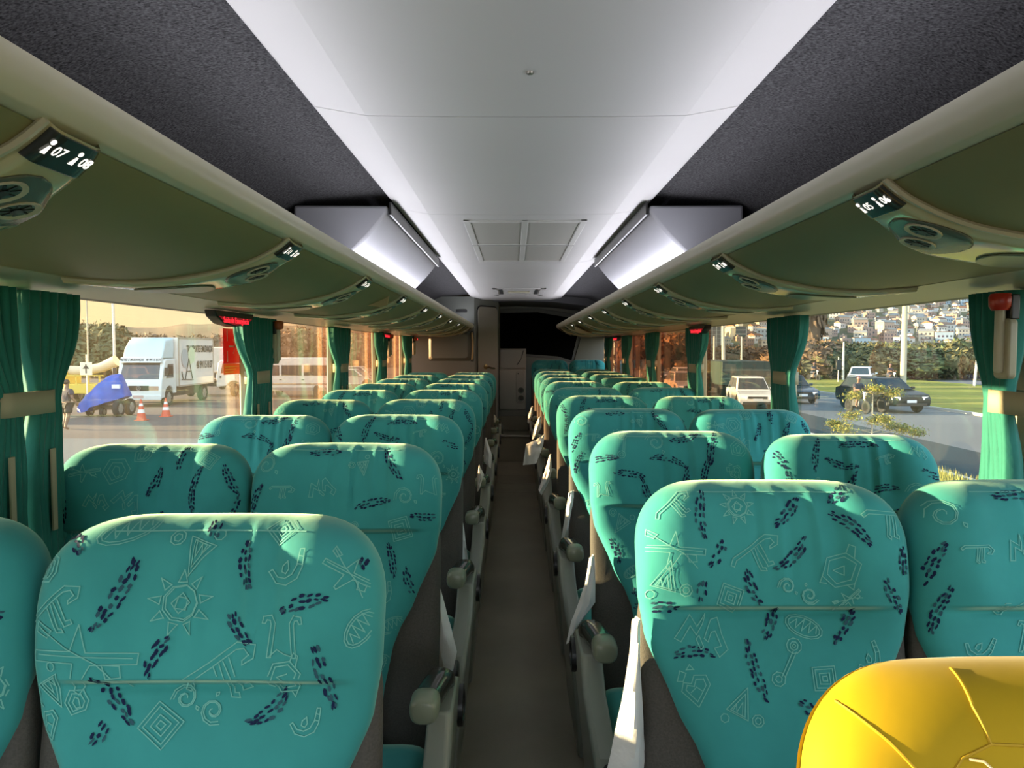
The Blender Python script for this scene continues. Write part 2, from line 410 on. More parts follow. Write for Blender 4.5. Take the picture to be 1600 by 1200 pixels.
t = MB().lathe([(0, -.006), (.007, -.005), (.009, 0), (.012, .001), (.012, .004)], 14, Matrix.Translation((sc.x, sc.y, sc.z)))
tag(t.build('ceiling_stud', M_strip), 'tiny metal stud in the bare front part of the ceiling', 'stud')

# ---------------------------------------------------------------- rear end
struct('wall_rear', MB().box((-1.2, Y1, .31), (1.2, Y1 + .05, 2.02)), M_wall)
hd = MB().prism([(-1.19, 1.70), (-1.19, 1.97), (1.19, 1.97), (1.19, 1.70), (.85,1.84), (.45,1.885), (0,1.90), (-.45,1.885), (-.85,1.84)], 8.78, 9.93)
struct('trim_header', hd, mat('dark_header', (.06,.06,.062), .6))
# black rear screen with slanting lower corner
Yr = Y1 - .012
scr = [at(x, y, Yr) for x, y in ((781, 489), (840, 488), (905, 499), (905, 512), (893, 563), (872, 557), (822, 553), (781, 552))]
fr = [at(x, y, Yr) for x, y in ((775, 483), (842, 482), (913, 493), (912, 514), (896, 567), (871, 561), (821, 557), (775, 557))]
t = empty('rear_window', (.3, Yr, 1.4)); iv = Vector((.3, Yr, 1.4))
MB().rings([[p - iv for p in fr], [p - iv + Vector((0, .010, 0)) for p in fr]]).build('frame', mat('dim_frame', (.12,.12,.11), .5), t, bevel=.004)
MB().rings([[p - iv - Vector((0, .004, 0)) for p in scr], [p - iv + Vector((0, .004, 0)) for p in scr]]).build('dark_glass', mat('black_glass', (.002,.002,.002), .9, spec=.05), t)
tag(t, 'wide black covered rear window above the back row of seats', 'rear window')
# toilet cabin: front wall, angled door wall, side wall
YT = 8.50
b = MB().box((-1.199, YT, .001), (-.475, YT + .04, 1.93))
b.hexa([(-.475,YT,.001),(-.205,YT+.36,.001),(-.205,YT+.42,.001),(-.475,YT+.05,.001),(-.475,YT,1.93),(-.205,YT+.36,1.93),(-.205,YT+.42,1.93),(-.475,YT+.05,1.93)])
b.box((-.245, YT + .40, .001), (-.205, Y1 - .01, 1.93))
struct('wall_toilet', b, mat('toilet_panel', (.15,.16,.14), .45, var=.05, vscale=2))
pr = MB()
o1 = rrect(.50, .34, .03, 5); o2 = rrect(.42, .27, .03, 5)
t = empty('raised_wall_panel', (-.76, YT, 1.36))
MB().rings([[(x, -.001, z) for x, z in o1], [(x, -.055, z) for x, z in o2]]).build('cover', mat('toilet_panel_raised', (.15,.16,.135), .4), t)
tag(t, 'raised square panel on the front wall of the rear toilet cabin', 'wall panel')
t = empty('grab_handle', (-.50, YT, 1.36))
MB().tube([(0, -.002, -.16), (0, -.03, -.15), (.01, -.04, -.05), (.01, -.04, .05), (0, -.03, .15), (0, -.002, .16)], .011, 8).build('bar', mat('tan_handle', (.45,.33,.16), .3), t)
for z in (-.155, .155): MB().box((-.018, -.012, z - .02), (.018, -.001, z + .02)).build('mount', M_black, t, bevel=.004)
tag(t, 'upright tan grab handle beside the toilet door', 'handle')
g = at(721, 486, YT)
t = empty('recessed_grip', (g.x, YT, g.z))
MB().rings([[(x, -.0015, z) for x, z in rrect(.13, .035, .012)], [(x, -.012, z) for x, z in rrect(.12, .028, .01)]]).build('bezel', M_black, t)
tag(t, 'small black slot grip high on the toilet cabin wall', 'grip')
# door on the slanted wall
dv = Vector((.27, .36, 0)); ln = dv.length; dv.normalize(); dn = Vector((dv.y, -dv.x, 0))
t = empty('toilet_door', Vector((-.475, YT, .0)) + dn*.004)
Mx = frame((0, 0, 0), dv, (0, 0, 1))
def dpoly(pts, a, b_): return MB().rings([[Mx @ Vector((x, z, a)) for x, z in pts], [Mx @ Vector((x, z, b_)) for x, z in pts]])
dpoly(rrect(.36, 1.78, .06, 5, .235, .93), 0, .012).build('leaf', mat('door_tan', (.24,.225,.18), .4), t)
dpoly(rrect(.385, 1.81, .07, 5, .235, .93), -.002, .003).build('gasket', M_black, t)
b = MB().lathe([(0, 0), (.03, 0), (.03, .012), (0, .012)], 16, Mx @ Matrix.Translation((.18, 1.12, .012)))
b.tube([Mx @ Vector(p) for p in ((.18,1.12,.02),(.18,1.12,.055),(.23,1.105,.06),(.30,1.10,.055))], .012, 8)
b.build('door_lever', mat('brass', (.62,.47,.28), .2, metal=.9), t)
tag(t, 'narrow toilet door with rounded top and brass lever', 'door')
# drinks cabinet
t = empty('drinks_cabinet', (.0, 9.22, .49)); X0, X1 = at(779.5,600,9.22).x, at(822,600,9.22).x
struct('floor_step', MB().box((X0 - .01, 9.18, .312), (1.19, Y1 - .012, .489)), M_floor)
MB().box((X0, 0, .0), (X1, .40, .845)).build('body', mat('cabinet_beige', (.25,.24,.20), .4), t, bevel=.008)
MB().box((X0 + .012, -.012, .595), (X1 - .012, .002, .832)).build('upper_door', mat('cabinet_door', (.24,.235,.20), .35), t, bevel=.006)
MB().tube([(X1 - .115, -.014, .64), (X1 - .07, -.016, .70), (X1 - .05, -.016, .76), (X1 - .035, -.014, .82)], .006, 6).build('pull', M_dark, t)
MB().box((X0 + .006, -.014, .075), (X1 - .006, .002, .578)).build('lower_door', mat('cabinet_door2', (.34,.33,.27), .35), t, bevel=.01)
MB().box((X0 + .002, -.018, .0), (X1 - .002, .002, .065)).build('plinth', M_wall, t, bevel=.004)
pn = MB().rings([[(x, -.015, z) for x, z in rrect(.105, .41, .04, 5, X1 - .075, .36)], [(x, -.020, z) for x, z in rrect(.10, .40, .04, 5, X1 - .075, .36)]]).build('dispenser_panel', mat('cabinet_door3', (.31,.30,.25), .35), t)
for z in (.32, .22):
    Mz = frame((X1 - .065, -.020, z), (1, 0, 0), (0, 0, 1))
    MB().lathe([(0, .001), (.02, .001), (.024, .012), (.036, .013), (.038, 0)], 20, Mz).build('cup_opening', [M_consd], pn)
    MB().lathe([(0, .002), (.019, .002), (.019, .005), (0, .005)], 16, Mz).build('hole', M_black, pn)
MB().lathe([(0, .0), (.009, .0), (.009, .006), (0, .006)], 12, frame((X1 - .10, -.020, .53), (1, 0, 0), (0, 0, 1))).build('button', M_black, pn)
tag(t, 'tall beige drinks cabinet with two cup openings at the end of the aisle', 'cabinet')
# slanted side panel of the rear right corner
q = [at(x, y, Yr) for x, y in ((912, 514), (896, 567), (893, 600), (960, 600), (960, 500))]
struct('trim_corner', MB().rings([[Vector((min(p.x, 1.195), p.y - .02, p.z)) for p in q], [Vector((min(p.x, 1.195), p.y + .008, p.z)) for p in q]]), mat('rear_corner', (.12,.115,.09), .5))
# ================================================================== seats
TAU = math.radians(18); SL = .72; W2 = .235
def sm(a, b, x):
    t = max(0, min(1, (x - a) / (b - a))); return t*t*(3 - 2*t)
WT = [(0,.105), (.11,.107), (.235,.128), (.34,.180), (.45,.224), (.52,.2345), (.60,.235)]
RC = .122
SCR = .494                                    # crease under the head cushion
def halfw(s):
    if s > SL - RC: return W2 - RC + RC*max(0, 1 - ((s - (SL - RC))/RC)**2.35)**(1/2.35)
    for a, b in zip(WT, WT[1:]):
        if s <= b[0]:
            t = (s - a[0]) / (b[0] - a[0]); return a[1] + (b[1]-a[1]) * (t*t*(3-2*t)*.35 + t*.65)
    return W2
def rnd_top(s, r=.060):
    return math.sqrt(max(0, 1 - max(0, (s - (SL - r)) / r)**2))
def wr(x, s, seed):
    """folds of the stretched cover: upright creases down the middle of the head cushion, puckers at the edge"""
    a = 0
    for i in range(5):
        xi = -.03 + .032*i + .012*math.sin(seed*3.1 + i*2.3); sg = .006 + .003*((i*seed) % 3)
        a += .0052*(1 if i % 2 else -1) * math.exp(-((x - xi - .05*(s-.6)*math.sin(seed+i))/sg)**2)
    a *= sm(.50, .58, s) * (1 - sm(.685, .71, s))
    e = sm(.60, .95, abs(x) / W2) * sm(.42, .52, s) * (1 - sm(.66, .71, s))
    a += .0016*e*math.sin(s*170 + 9*math.sin(seed + (3 if x > 0 else 0)) + 25*abs(x))
    return a + .004*noise.noise(Vector((x*7 + seed*3, s*6, seed)))
def dfront(x, s, seed=0):
    w = max(halfw(s), 1e-4); q = min(1, abs(x) / w)
    th = (.052 + (.026*sm(SCR - .006, SCR + .004, s) - .006*math.exp(-((s-SCR+.008)/.006)**2)) * (1 - sm(.50, .92, abs(x)/W2)) + .034*sm(SCR-.06, SCR+.10, s)*sm(.32, .88, abs(x)/W2))
    th += .010*sm(SCR, SCR+.12, s)*(1 - sm(.62,.72,s))
    return th * rnd_top(s) * (1 - q**5)**.42 + .036*(x/W2)**2*sm(.25,.55,s) + wr(x, s, seed) * (1 - q**6)
def dback(x, s):
    w = max(halfw(s), 1e-4); q = min(1, abs(x) / w)
    return -(.045 + .012*sm(.3, .6, s)) * rnd_top(s) * (1 - q**6)**.42 + .036*(x/W2)**2*sm(.25,.55,s)
YB, ZB = -.165, .40
def BP(x, s, d):
    s2 = s - .006*(x/.2)**2*sm(.5, .72, s)
    return Vector((x, YB + s2*math.sin(TAU) - d*math.cos(TAU), ZB + s2*math.cos(TAU) + d*math.sin(TAU)))

# ---- printed motifs, drawn as thin lines in a unit box
def circ(r, n=10, cx=0, cy=0, a0=0, a1=2*PI): return [(cx + r*math.cos(a0 + (a1-a0)*i/n), cy + r*math.sin(a0 + (a1-a0)*i/n)) for i in range(n + 1)]
def closed(p): return p + [p[0]]
def m_sun():
    L = [circ(.55, 9), circ(.50, 9, .03, .02), closed([(-.18,-.15),(.15,-.2),(.2,.12),(-.1,.2)]), closed([(-.08,-.3),(.28,.02),(.0,.3),(-.28,0)])]
    for k in range(9):
        a = 2*PI*k/9 + .2; c, s = math.cos(a), math.sin(a)
        L.append(closed([(.62*c - .12*s, .62*s + .12*c), (.98*c, .98*s), (.62*c + .12*s, .62*s - .12*c)]))
    return L
def m_bench():
    return [closed([(-1,-.35),(-.85,-.1),(-.2,.15),(.55,.5),(1,.35),(.9,.05),(.6,-.05),(.62,.05),(.8,.15),(.72,.32),(.5,.33),(-.15,.03),(-.75,-.22),(-.88,-.42)]),
            [(-.1,.05),(.1,-.75),(.3,-.8),(.28,-.68),(.18,-.66),(.05,.08)], [(.15,.12),(.38,-.65),(.62,-.62),(.6,-.5),(.45,-.5),(.3,.18)]]
def m_cross():
    return [closed([(-1,.05),(-.2,.1),(-.05,.6),(.1,.1),(1,.15),(1,-.05),(.2,-.12),(-.1,-.7),(-.2,-.65),(-.15,-.12),(-1,-.15)]),
            [(-.9,.5),(-.3,.15),(.3,-.1),(.8,-.5)], closed([(.5,-.35),(.75,-.3),(.7,-.1),(.4,-.1)]), [(-.9,-.02),(.9,.05)], closed([(-.95,.6),(-.6,.45),(-.7,.3),(-.95,.4)])]
def m_spiral():
    p = [((.15 + .1*t)*math.cos(t*1.15), (.15 + .1*t)*math.sin(t*1.15)) for t in [i*.55 for i in range(16)]]
    return [p, [(x*.82 + .03, y*.82) for x, y in p[3:]], closed([(.8,-.5),(1,-.6),(.95,-.8),(.8,-.7)])]
def m_diamond():
    d = lambda r: closed([(-r, .1*r), (.05*r, r), (r, -.05*r), (-.1*r, -r)])
    return [d(1), d(.78), d(.45), d(.2)]
def m_hook():
    return [[(-.9,-.1),(-.6,-.6),(-.05,-.75),(.5,-.5),(.75,.0),(.85,.8),(.65,.8),(.5,.1),(.25,-.3),(-.1,-.45),(-.5,-.35),(-.75,0),(-.9,-.1)], closed([(-.2,.1),(.05,.3),(.1,-.05),(-.05,-.25),(-.25,-.15)]), [(.6,.5),(.8,.45)], [(.5,.15),(.72,.1)]]
def m_turtle():
    return [closed([(-.6,-.1),(-.35,.45),(.3,.5),(.65,.1),(.3,-.55),(-.3,-.6)]), closed([(-.85,-.15),(-.45,.6),(.4,.65),(.85,.05),(.4,-.75),(-.4,-.75)]), [(.4,.65),(.6,1),(.8,.85),(.65,.4)], [(-.85,-.15),(-1,-.4),(-.75,-.5)], [(.4,-.75),(.3,-1),(.1,-.75)], [(-.3,.0),(.2,.1),(.1,-.3),(-.3,0)]]
def m_leaf():
    return [closed(circ(1, 14)[:-1] and [(x, y*.55 + .15*x) for x, y in circ(1, 14)[:-1]]), closed([(x*.86, y*.44 + .13*x) for x, y in circ(1, 14)[:-1]]),
            [(-.7,-.25),(-.5,.15),(-.35,-.3),(-.15,.35),(.0,-.25),(.2,.4),(.35,-.15),(.55,.45),(.7,.05)]]
def m_zig():
    return [closed([(-1,-.3),(-.5,.6),(-.2,.2),(.1,.7),(.0,.3),(-.2,-.1),(-.45,.2),(-.75,-.4)]), closed([(.1,-.2),(.3,.5),(.55,.6),(.75,.0),(1,-.5),(.7,-.8),(.5,-.5),(.75,-.4),(.5,.1),(.35,.05),(.25,-.3)]), closed([(-.1,-.1),(.1,-.5),(.0,-.6),(-.2,-.25)])]
def m_tri():
    return [closed([(-.2,.5),(.9,.35),(.2,-.9)]), closed([(-.02,.4),(.7,.3),(.22,-.6)]), [(.1,.4),(.25,-.2),(.4,.3),(.5,0),(.6,.3)], circ(.28, 8, -.65, .35), circ(.15, 6, -.65, .35), circ(.2, 7, .85, .75)]
def m_candy():
    c = lambda ox, fl: [(ox,-.9),(ox-.12*fl,.4),(ox+.05*fl,.7),(ox+.35*fl,.65),(ox+.4*fl,.4),(ox+.28*fl,.38),(ox+.22*fl,.52),(ox+.1*fl,.5),(ox+.06*fl,.35),(ox+.16*fl,-.9),(ox,-.9)]
    return [c(-.55, -1), c(.35, 1), [(-.6,-.85),(-.3,-.6),(0,-.75),(.35,-.85)]]
def m_bone():
    return [[(-.35,-.55),(.5,.45)], [(-.22,-.62),(.62,.35)], circ(.33, 8, -.55, -.65), circ(.16, 6, -.55, -.65), circ(.36, 9, .6, .65), circ(.2, 7, .6, .65), circ(.08, 5, .6, .65)]
def m_heart():
    return [closed([(0,-1),(-.6,-.2),(-.45,.2),(-.1,.1),(.1,.45),(.65,.35),(.75,-.1)]), closed([(0,-.75),(-.4,-.15),(-.3,.05),(0,-.05),(.15,.25),(.5,.2),(.55,-.1)]), closed([(-.7,.3),(-.5,.75),(-.25,.6),(-.45,.25)]), closed([(-.2,.75),(0,.95),(.15,.7)]), [(-.2,-.3),(.1,-.1),(.3,-.3)]]
def m_pent():
    return [closed([(-.7,-.8),(-.85,.2),(-.2,.9),(.7,.55),(.85,-.3),(.4,-.85)]), closed([(-.5,-.6),(-.6,.1),(-.1,.6),(.45,.35),(.55,-.25),(.25,-.6)]), closed([(-.2,-.5),(-.3,0),(0,.3),(.2,.1),(.1,-.5)])]
MOT = dict(sun=m_sun, bench=m_bench, cross=m_cross, spiral=m_spiral, diamond=m_diamond, hook=m_hook, turtle=m_turtle, leaf=m_leaf, zig=m_zig, tri=m_tri, candy=m_candy, bone=m_bone, heart=m_heart, pent=m_pent)

def back_mesh(seed, trails, motifs):
    b = MB()
    ss = [i*.045 for i in range(10)] + [.425 + i*.012 for i in range(5)] + [.480 + i*.0035 for i in range(3)] + [.4895 + i*.0016 for i in range(7)] + [.503] + [.512 + i*.016 for i in range(10)]
    ss = [s for s in ss if s < SL - .062] + [SL - .060*(1 - math.sin(PI/2*i/9)) for i in range(10)]
    nf, nb = 104, 14; rows = []
    for s in ss:
        w = halfw(s); row = []
        for i in range(nf + 1):
            x = w*math.sin(PI/2*(2*i/nf - 1)) if True else 0
            row.append(BP(x, s, dfront(x, s, seed)))
        for i in range(1, nb):
            x = w*math.sin(PI/2*(1 - 2*i/nb)); row.append(BP(x, s, dback(x, s)))
        rows.append(row)
    b.rings(rows)
    ok = lambda x, s: .004 < s < SL - .012 and abs(x) < halfw(s)*.965
    def PP(x, s, o=.0016): return BP(x, s, dfront(x, s, seed) + o)
    def line(pts, wd, mi):
        pts2 = [pts[0]]
        for p, q in zip(pts, pts[1:]):
            n = max(1, int(math.hypot(q[0]-p[0], q[1]-p[1]) / .006))
            pts2 += [(p[0] + (q[0]-p[0])*i/n, p[1] + (q[1]-p[1])*i/n) for i in range(1, n + 1)]
        for p, q in zip(pts2, pts2[1:]):
            l = math.hypot(q[0]-p[0], q[1]-p[1])
            if l < 1e-6 or not (ok(*p) and ok(*q)): continue
            nx, ny = -(q[1]-p[1])/l*wd/2, (q[0]-p[0])/l*wd/2
            ex, ey = (q[0]-p[0])*.1, (q[1]-p[1])*.1
            b.quad(PP(p[0]-ex+nx, p[1]-ey+ny), PP(p[0]-ex-nx, p[1]-ey-ny), PP(q[0]+ex-nx, q[1]+ey-ny), PP(q[0]+ex+nx, q[1]+ey+ny), mi)
    r = random.Random(100 + seed)
    for (x0, s0, x1, s1) in trails:
        L = math.hypot(x1-x0, s1-s0); bend = r.uniform(-.14, .14)*L
        ux, us = (x1-x0)/L, (s1-s0)/L; n = max(3, int(L/.0095))
        for i in range(n):
            t = (i + .5)/n; prof = min(1, 3.2*t + .25, 2.6*(1-t) + .2)
            for lane in (-1, 0, 1):
                if r.random() < .08: continue
                tt = t + r.uniform(-.3, .3)/n
                off = lane*.0072*prof + r.uniform(-.001, .001) + bend*4*tt*(1-tt)
                x, s = x0 + ux*L*tt - us*off, s0 + us*L*tt + ux*off
                a = math.atan2(us, ux) + math.atan(bend*4*(1-2*tt)/L) + r.uniform(-.3, .3)
                hl, hw = r.uniform(.0036, .0058), r.uniform(.0015, .0026)*(.6 + .4*prof)
                cor = [(-hl, -.2*hw), (-.5*hl, hw), (.5*hl, .9*hw), (hl, .1*hw), (.45*hl, -hw), (-.55*hl, -.9*hw)]
                pts = [(x + c*math.cos(a) - d*math.sin(a), s + c*math.sin(a) + d*math.cos(a)) for c, d in cor]
                if all(ok(*p) for p in pts):
                    b.add([PP(*p) for p in pts], [(0,1,2,3,4,5)], 2 if r.random() < .72 else 3)
    for (nm, x, s, sz, ang) in motifs:
        c, d = math.cos(ang), math.sin(ang); sz *= .88
        for pl in MOT[nm]():
            line([(x + sz*(c*u - d*v), s + sz*(d*u + c*v)) for u, v in pl], .0014, 1)
    # piping seam along the top of the face
    line([(x*.01, SL - .030) for x in range(-13, 14)], .0022, 1)
    o = b.build('backrest', [M_teal, M_print, M_navy, M_slate], None, sharp=60, weld=.00002)
    COL.objects.unlink(o)
    return o

def shell_mesh():
    b = MB(); rows = []
    for s in [-.14, -.10, 0, .1, .2, .3, .4, .48, .55, .60, .63, .645]:
        w = .2335 * (.80 if s < -.12 else .94 if s < -.05 else 1) * math.sqrt(max(.05, 1 - max(0, (s-.40)/.26)**4)); row = []
        k = sm(-.14, -.05, s)
        for i in range(17):
            x = w*math.sin(PI/2*(i/8 - 1)); q = abs(x/w)
            row.append(BP(x, s, (.028*k)*(1-q**7)**.45*(1-sm(.55,.645,s)) + .036*(x/W2)**2*sm(.25,.55,s) - .012))
        for i in range(1, 16):
            x = w*math.sin(PI/2*(1 - i/8)); q = abs(x/w)
            row.append(BP(x, s, -.085*k*(1-q**6)**.45 + .036*(x/W2)**2*sm(.25,.55,s) - .012))
        rows.append(row)
    b.rings(rows); o = b.build('back_shell', M_shell, None, sharp=50); COL.objects.unlink(o); return o
def cushion_mesh():
    b = MB(); rows = []
    for t in [i/14 for i in range(15)]:
        y = -.66 + .46*t; f = math.sqrt(max(.02, 1 - max(0, 1 - t/.22)**2)) * math.sqrt(max(.05, 1 - max(0, (t-.9)/.11)**2))
        zt = .475 - .02*t; zb = .33
        hh = (zt-zb)/2*f; zc = (zt+zb)/2 - .02*(1-f)
        row = []
        for k in range(28):
            a = 2*PI*k/28; cx, sx = math.cos(a), math.sin(a)
            x = .222*abs(cx)**.35*(1 if cx > 0 else -1); z = zc + hh*abs(sx)**.45*(1 if sx > 0 else -1) - (.012*(1-(x/.222)**2) if sx > 0 else 0)
            row.append((x, y, z))
        rows.append(row)
    b.rings(rows); o = b.build('seat_cushion', M_teal, None, sharp=60); COL.objects.unlink(o); return o
def base_mesh():
    b = MB()
    b.box((-.21, -.60, .22), (.21, -.18, .335)); b.box((-.19, -.52, 0.0), (-.14, -.22, .23)); b.box((.14, -.52, 0.0), (.19, -.22, .23))
    o = b.build('seat_base', M_shell, None, bevel=.015); COL.objects.unlink(o); return o
def arm_pad(sx):
    b = MB(); rows = []
    st = [(-.440,.55),(-.436,.86),(-.425,1),(-.38,1),(-.34,1),(-.30,1),(-.27,.98),(-.25,.93),(-.238,.80),(-.232,.6)]
    for y, f in st:
        zc = .627 - .035*sm(-.31, -.23, y); xc = .238 + .022*sm(-.44, -.25, y)
        rows.append([(sx*(xc + u), y, zc + v) for u, v in rrect(.054*f, .050*f, .018*f, 4)])
    b.rings(rows); o = b.build('armrest', M_greyd, None, sharp=50); COL.objects.unlink(o); return o
def arm_cap(sx):
    b = MB(); rows = []
    for y, f in [(-.454,.70),(-.452,.84),(-.447,.96),(-.438,1.04),(-.415,1.05),(-.402,1.05),(-.400,1.0)]:
        rows.append([(sx*(.239 + u), y, .627 + v) for u, v in rrect(.055*f, .052*f, .020*f, 4)])
    b.rings(rows); o = b.build('armrest_cap', M_cap, None, sharp=50); COL.objects.unlink(o); return o
def side_panel(sx):
    b = MB()
    #        y front, y back, inner x, outer x, z
    lv = [(-.60,-.10,.190,.242,.0), (-.60,-.10,.200,.248,.10), (-.615,-.08,.222,.268,.34), (-.56,-.10,.228,.280,.44), (-.445,-.14,.236,.290,.52), (-.405,-.20,.240,.292,.585), (-.395,-.23,.243,.290,.60)]
    rows = []
    for ya, yb, xi, xo, z in lv:
        rows.append([(sx*xi, ya + .006, z), (sx*(xi+.012), ya, z), (sx*(xo-.010), ya, z), (sx*xo, ya + .012, z), (sx*xo, yb, z), (sx*xi, yb, z)])
    b.rings(rows)
    o = b.build('side_panel', M_grey, None, bevel=.005, sharp=25); COL.objects.unlink(o); return o
def lever(sx):
    rows = []
    for y, f in [(-.632,.6),(-.628,.95),(-.60,1),(-.575,1)]:
        rows.append([(sx*(.245 + u), y, .40 + v) for u, v in rrect(.030*f, .075*f, .012*f, 4)])
    o = MB().rings(rows).build('recline_button', M_black, None); COL.objects.unlink(o); return o
def arm_well(sx):
    b = MB().lathe([(0, 0), (.045, 0), (.045, .012), (.034, .013), (.030, .006), (0, .006)], 18, frame((sx*.289, -.22, .53), (0, sx, 0), (0, 0, 1)))
    o = b.build('arm_hub', M_black, None); COL.objects.unlink(o); return o
SHELL, CUSH, BASE = shell_mesh(), cushion_mesh(), base_mesh()
ARM = {s: [arm_pad(s), arm_cap(s), side_panel(s), lever(s), arm_well(s)] for s in (1, -1)}

# printed layouts: the two front seats follow the photo, the others are scattered
def from_zoom(T, Mo, cx, wid, zt, zc):
    X = lambda zx: (zx - cx)/wid*.47
    S_ = lambda zy: SL - .226*(zy - zt)/(zc - zt)
    return [(X(a), S_(b), X(c), S_(d)) for a, b, c, d in T], [(n, X(a), S_(b), sz, an) for n, a, b, sz, an in Mo]
L1 = from_zoom([(815,112,855,225),(290,190,380,290),(572,305,445,640),(985,225,1015,455),(945,540,1035,695),(1145,548,1335,488),(735,658,652,830),(1285,698,1350,970),(450,832,585,1045),(1165,890,1010,1035),(485,1040,440,1140),(1455,285,1458,345)],
    [('leaf',512,172,.040,.2),('diamond',1112,172,.026,.1),('tri',765,275,.042,-.2),('hook',1160,352,.034,.1),('cross',1400,370,.042,-.5),('pent',240,340,.026,0),('bench',290,525,.052,.25),('sun',755,512,.050,0),('candy',1165,642,.038,0),('cross',415,745,.080,-.08),('bench',910,792,.062,.2),('turtle',1165,825,.032,.1),('leaf',1445,615,.032,.8),('pent',375,938,.020,.4),('spiral',770,930,.022,0),('spiral',880,985,.022,2),('tri',262,900,.034,.6),('diamond',690,1045,.034,.2),('hook',1240,1030,.026,0),('heart',250,1030,.03,.4)], 840, 1340, 78, 852)
R1 = from_zoom([(345,150,328,375),(715,185,610,325),(908,105,828,212),(828,258,948,412),(410,375,342,502),(725,370,595,512),(495,508,548,670),(1075,410,1092,545),(1000,555,1080,705),(105,690,232,680),(612,680,558,825),(905,690,825,842),(215,890,368,890),(495,820,558,1088),(675,1078,720,1150),(320,570,315,665)],
    [('sun',475,232,.036,0),('bench',218,215,.040,.35),('bench',1035,275,.052,-.4),('bench',525,432,.052,.2),('cross',215,425,.058,-.15),('turtle',842,512,.042,.2),('tri',205,562,.042,3.0),('diamond',425,637,.030,.5),('spiral',645,588,.019,0),('spiral',728,627,.019,2.5),('cross',865,645,.026,.7),('zig',322,790,.052,-.1),('leaf',715,765,.036,-.6),('bone',635,918,.040,.2),('heart',285,1015,.040,.2),('tri',475,1110,.040,2.8),('diamond',775,985,.030,.9),('hook',950,900,.03,.5)], 615, 1050, 78, 680)
def scatter(seed):
    r = random.Random(seed); T = []; Mo = []; names = list(MOT); pts = []
    tries = 0
    while len(pts) < 34 and tries < 4000:
        tries += 1
        x, s = r.uniform(-.215, .215), r.uniform(.03, .69)
        if abs(x) > halfw(s)*.9 or any((x-a)**2 + (s-c)**2 < .066**2 for a, c in pts): continue
        pts.append((x, s))
    for i, (x, s) in enumerate(pts):
        if i % 5 in (0, 2):
            a = r.choice([r.uniform(1.1, 2.1), r.uniform(1.1, 2.1), r.uniform(-.3, .3)]); l = r.uniform(.035, .058)
            T.append((x - l*math.cos(a), s - l*math.sin(a), x + l*math.cos(a), s + l*math.sin(a)))
        else:
            Mo.append((r.choice(names), x, s, r.uniform(.026, .042), r.uniform(-.6, .6)))
    return T, Mo
BACKS = {'L1': back_mesh(1, *L1), 'R1': back_mesh(2, *R1)}
for i in range(4): BACKS[i] = back_mesh(3 + i, *scatter(40 + i))

def put(o, parent, name=None):
    c = o.copy(); COL.objects.link(c); c.parent = parent
    if name: c.name = name
    return c
def seat(x, y, back, aisle, label, z=0.0, tilt=0.0, group='teal patterned coach seats'):
    t = empty('coach_seat', (x, y, z)); t.rotation_euler = (0, 0, tilt)
    if not aisle and z == 0: t.scale = (1.008, 1, 1.0)
    put(BACKS[back], t); put(SHELL, t); put(CUSH, t); put(BASE, t)
    if aisle:
        a = ARM[aisle]
        put(a[2], t)
        p = put(a[0], t); put(a[1], p); put(a[3], t); put(a[4], t)
    tag(t, label, 'seat', group)
    return t
AX, WX = .432, .906
LROW = [1.03 + .81*i for i in range(9)]
RROW = [1.31 + .81*i for i in range(10)]
for i, y in enumerate(LROW):
    n = ORD[i]
    seat(-AX, y, 'L1' if i == 0 else (i*3) % 4, 1, 'teal patterned aisle seat on the left side, %s row from the front' % n, group='seats left of the aisle', tilt=R.uniform(-.006,.006))
    seat(-WX, y + R.uniform(-.03,.0), (i*3 + 2) % 4, 0, 'teal patterned window seat on the left side, %s row from the front' % n, group='seats left of the aisle', tilt=R.uniform(-.006,.006))
for i, y in enumerate(RROW):
    n = ORD[i]
    seat(AX, y, 'R1' if i == 0 else (i*3 + 1) % 4, -1, 'teal patterned aisle seat on the right side, %s row from the front' % n, group='seats right of the aisle', tilt=R.uniform(-.006,.006))
    seat(WX, y + (0 if i == 0 else -.08 if i == 1 else R.uniform(-.06,.0)), (i*3 + 3) % 4, 0, 'teal patterned window seat on the right side, %s row from the front' % n, group='seats right of the aisle', tilt=R.uniform(-.006,.006))
# back row, one step up (its bases stand on the platform)
seat(.437, 9.40, 1, 0, 'dim teal seat in the raised back row, beside the drinks cabinet', z=.10, group='back row seats')
seat(.917, 9.40, 3, 0, 'dim teal seat in the raised back row, by the window', z=.10, group='back row seats')

# seat with the yellow cover, nearest on the right
t = empty('yellow_coach_seat', (.470, .64, 0)); t.scale = (1, 1, .953)
b = MB(); rows = []
ss = [i*.06 for i in range(8)] + [.45 + i*.02 for i in range(10)] + [SL - .075*(1 - math.sin(PI/2*i/10)) for i in range(11)]
def ydf(x, s):
    w = max(halfw(s), 1e-4); q = min(1, abs(x)/w)
    return .072*math.sqrt(max(0, 1 - max(0, (s - (SL-.075))/.075)**2))*(1-q**3.4)**.5 + .030*(x/W2)**2*sm(.25,.55,s) + .006*noise.noise(Vector((x*9, s*5, 3.3))) + .0025*math.sin(s*120 + 30*x)*sm(.6,.95,abs(x)/W2)*(1-q**6)
for s in ss:
    w = max(halfw(s), .20 if s < .45 else 0)*1.02
    row = [BP(w*math.sin(PI/2*(i/18 - 1)), s, ydf(w*math.sin(PI/2*(i/18-1)), s) if s >= .45 else .05*(1-abs(i/18-1)**5)**.4) for i in range(37)]
    row += [BP(w*math.sin(PI/2*(1 - i/7)), s, dback(w*math.sin(PI/2*(1 - i/7)), s)*1.1) for i in range(1, 14)]
    rows.append(row)
b.rings(rows); bk = b.build('cover', M_yellow, t, sharp=60, weld=.00002)
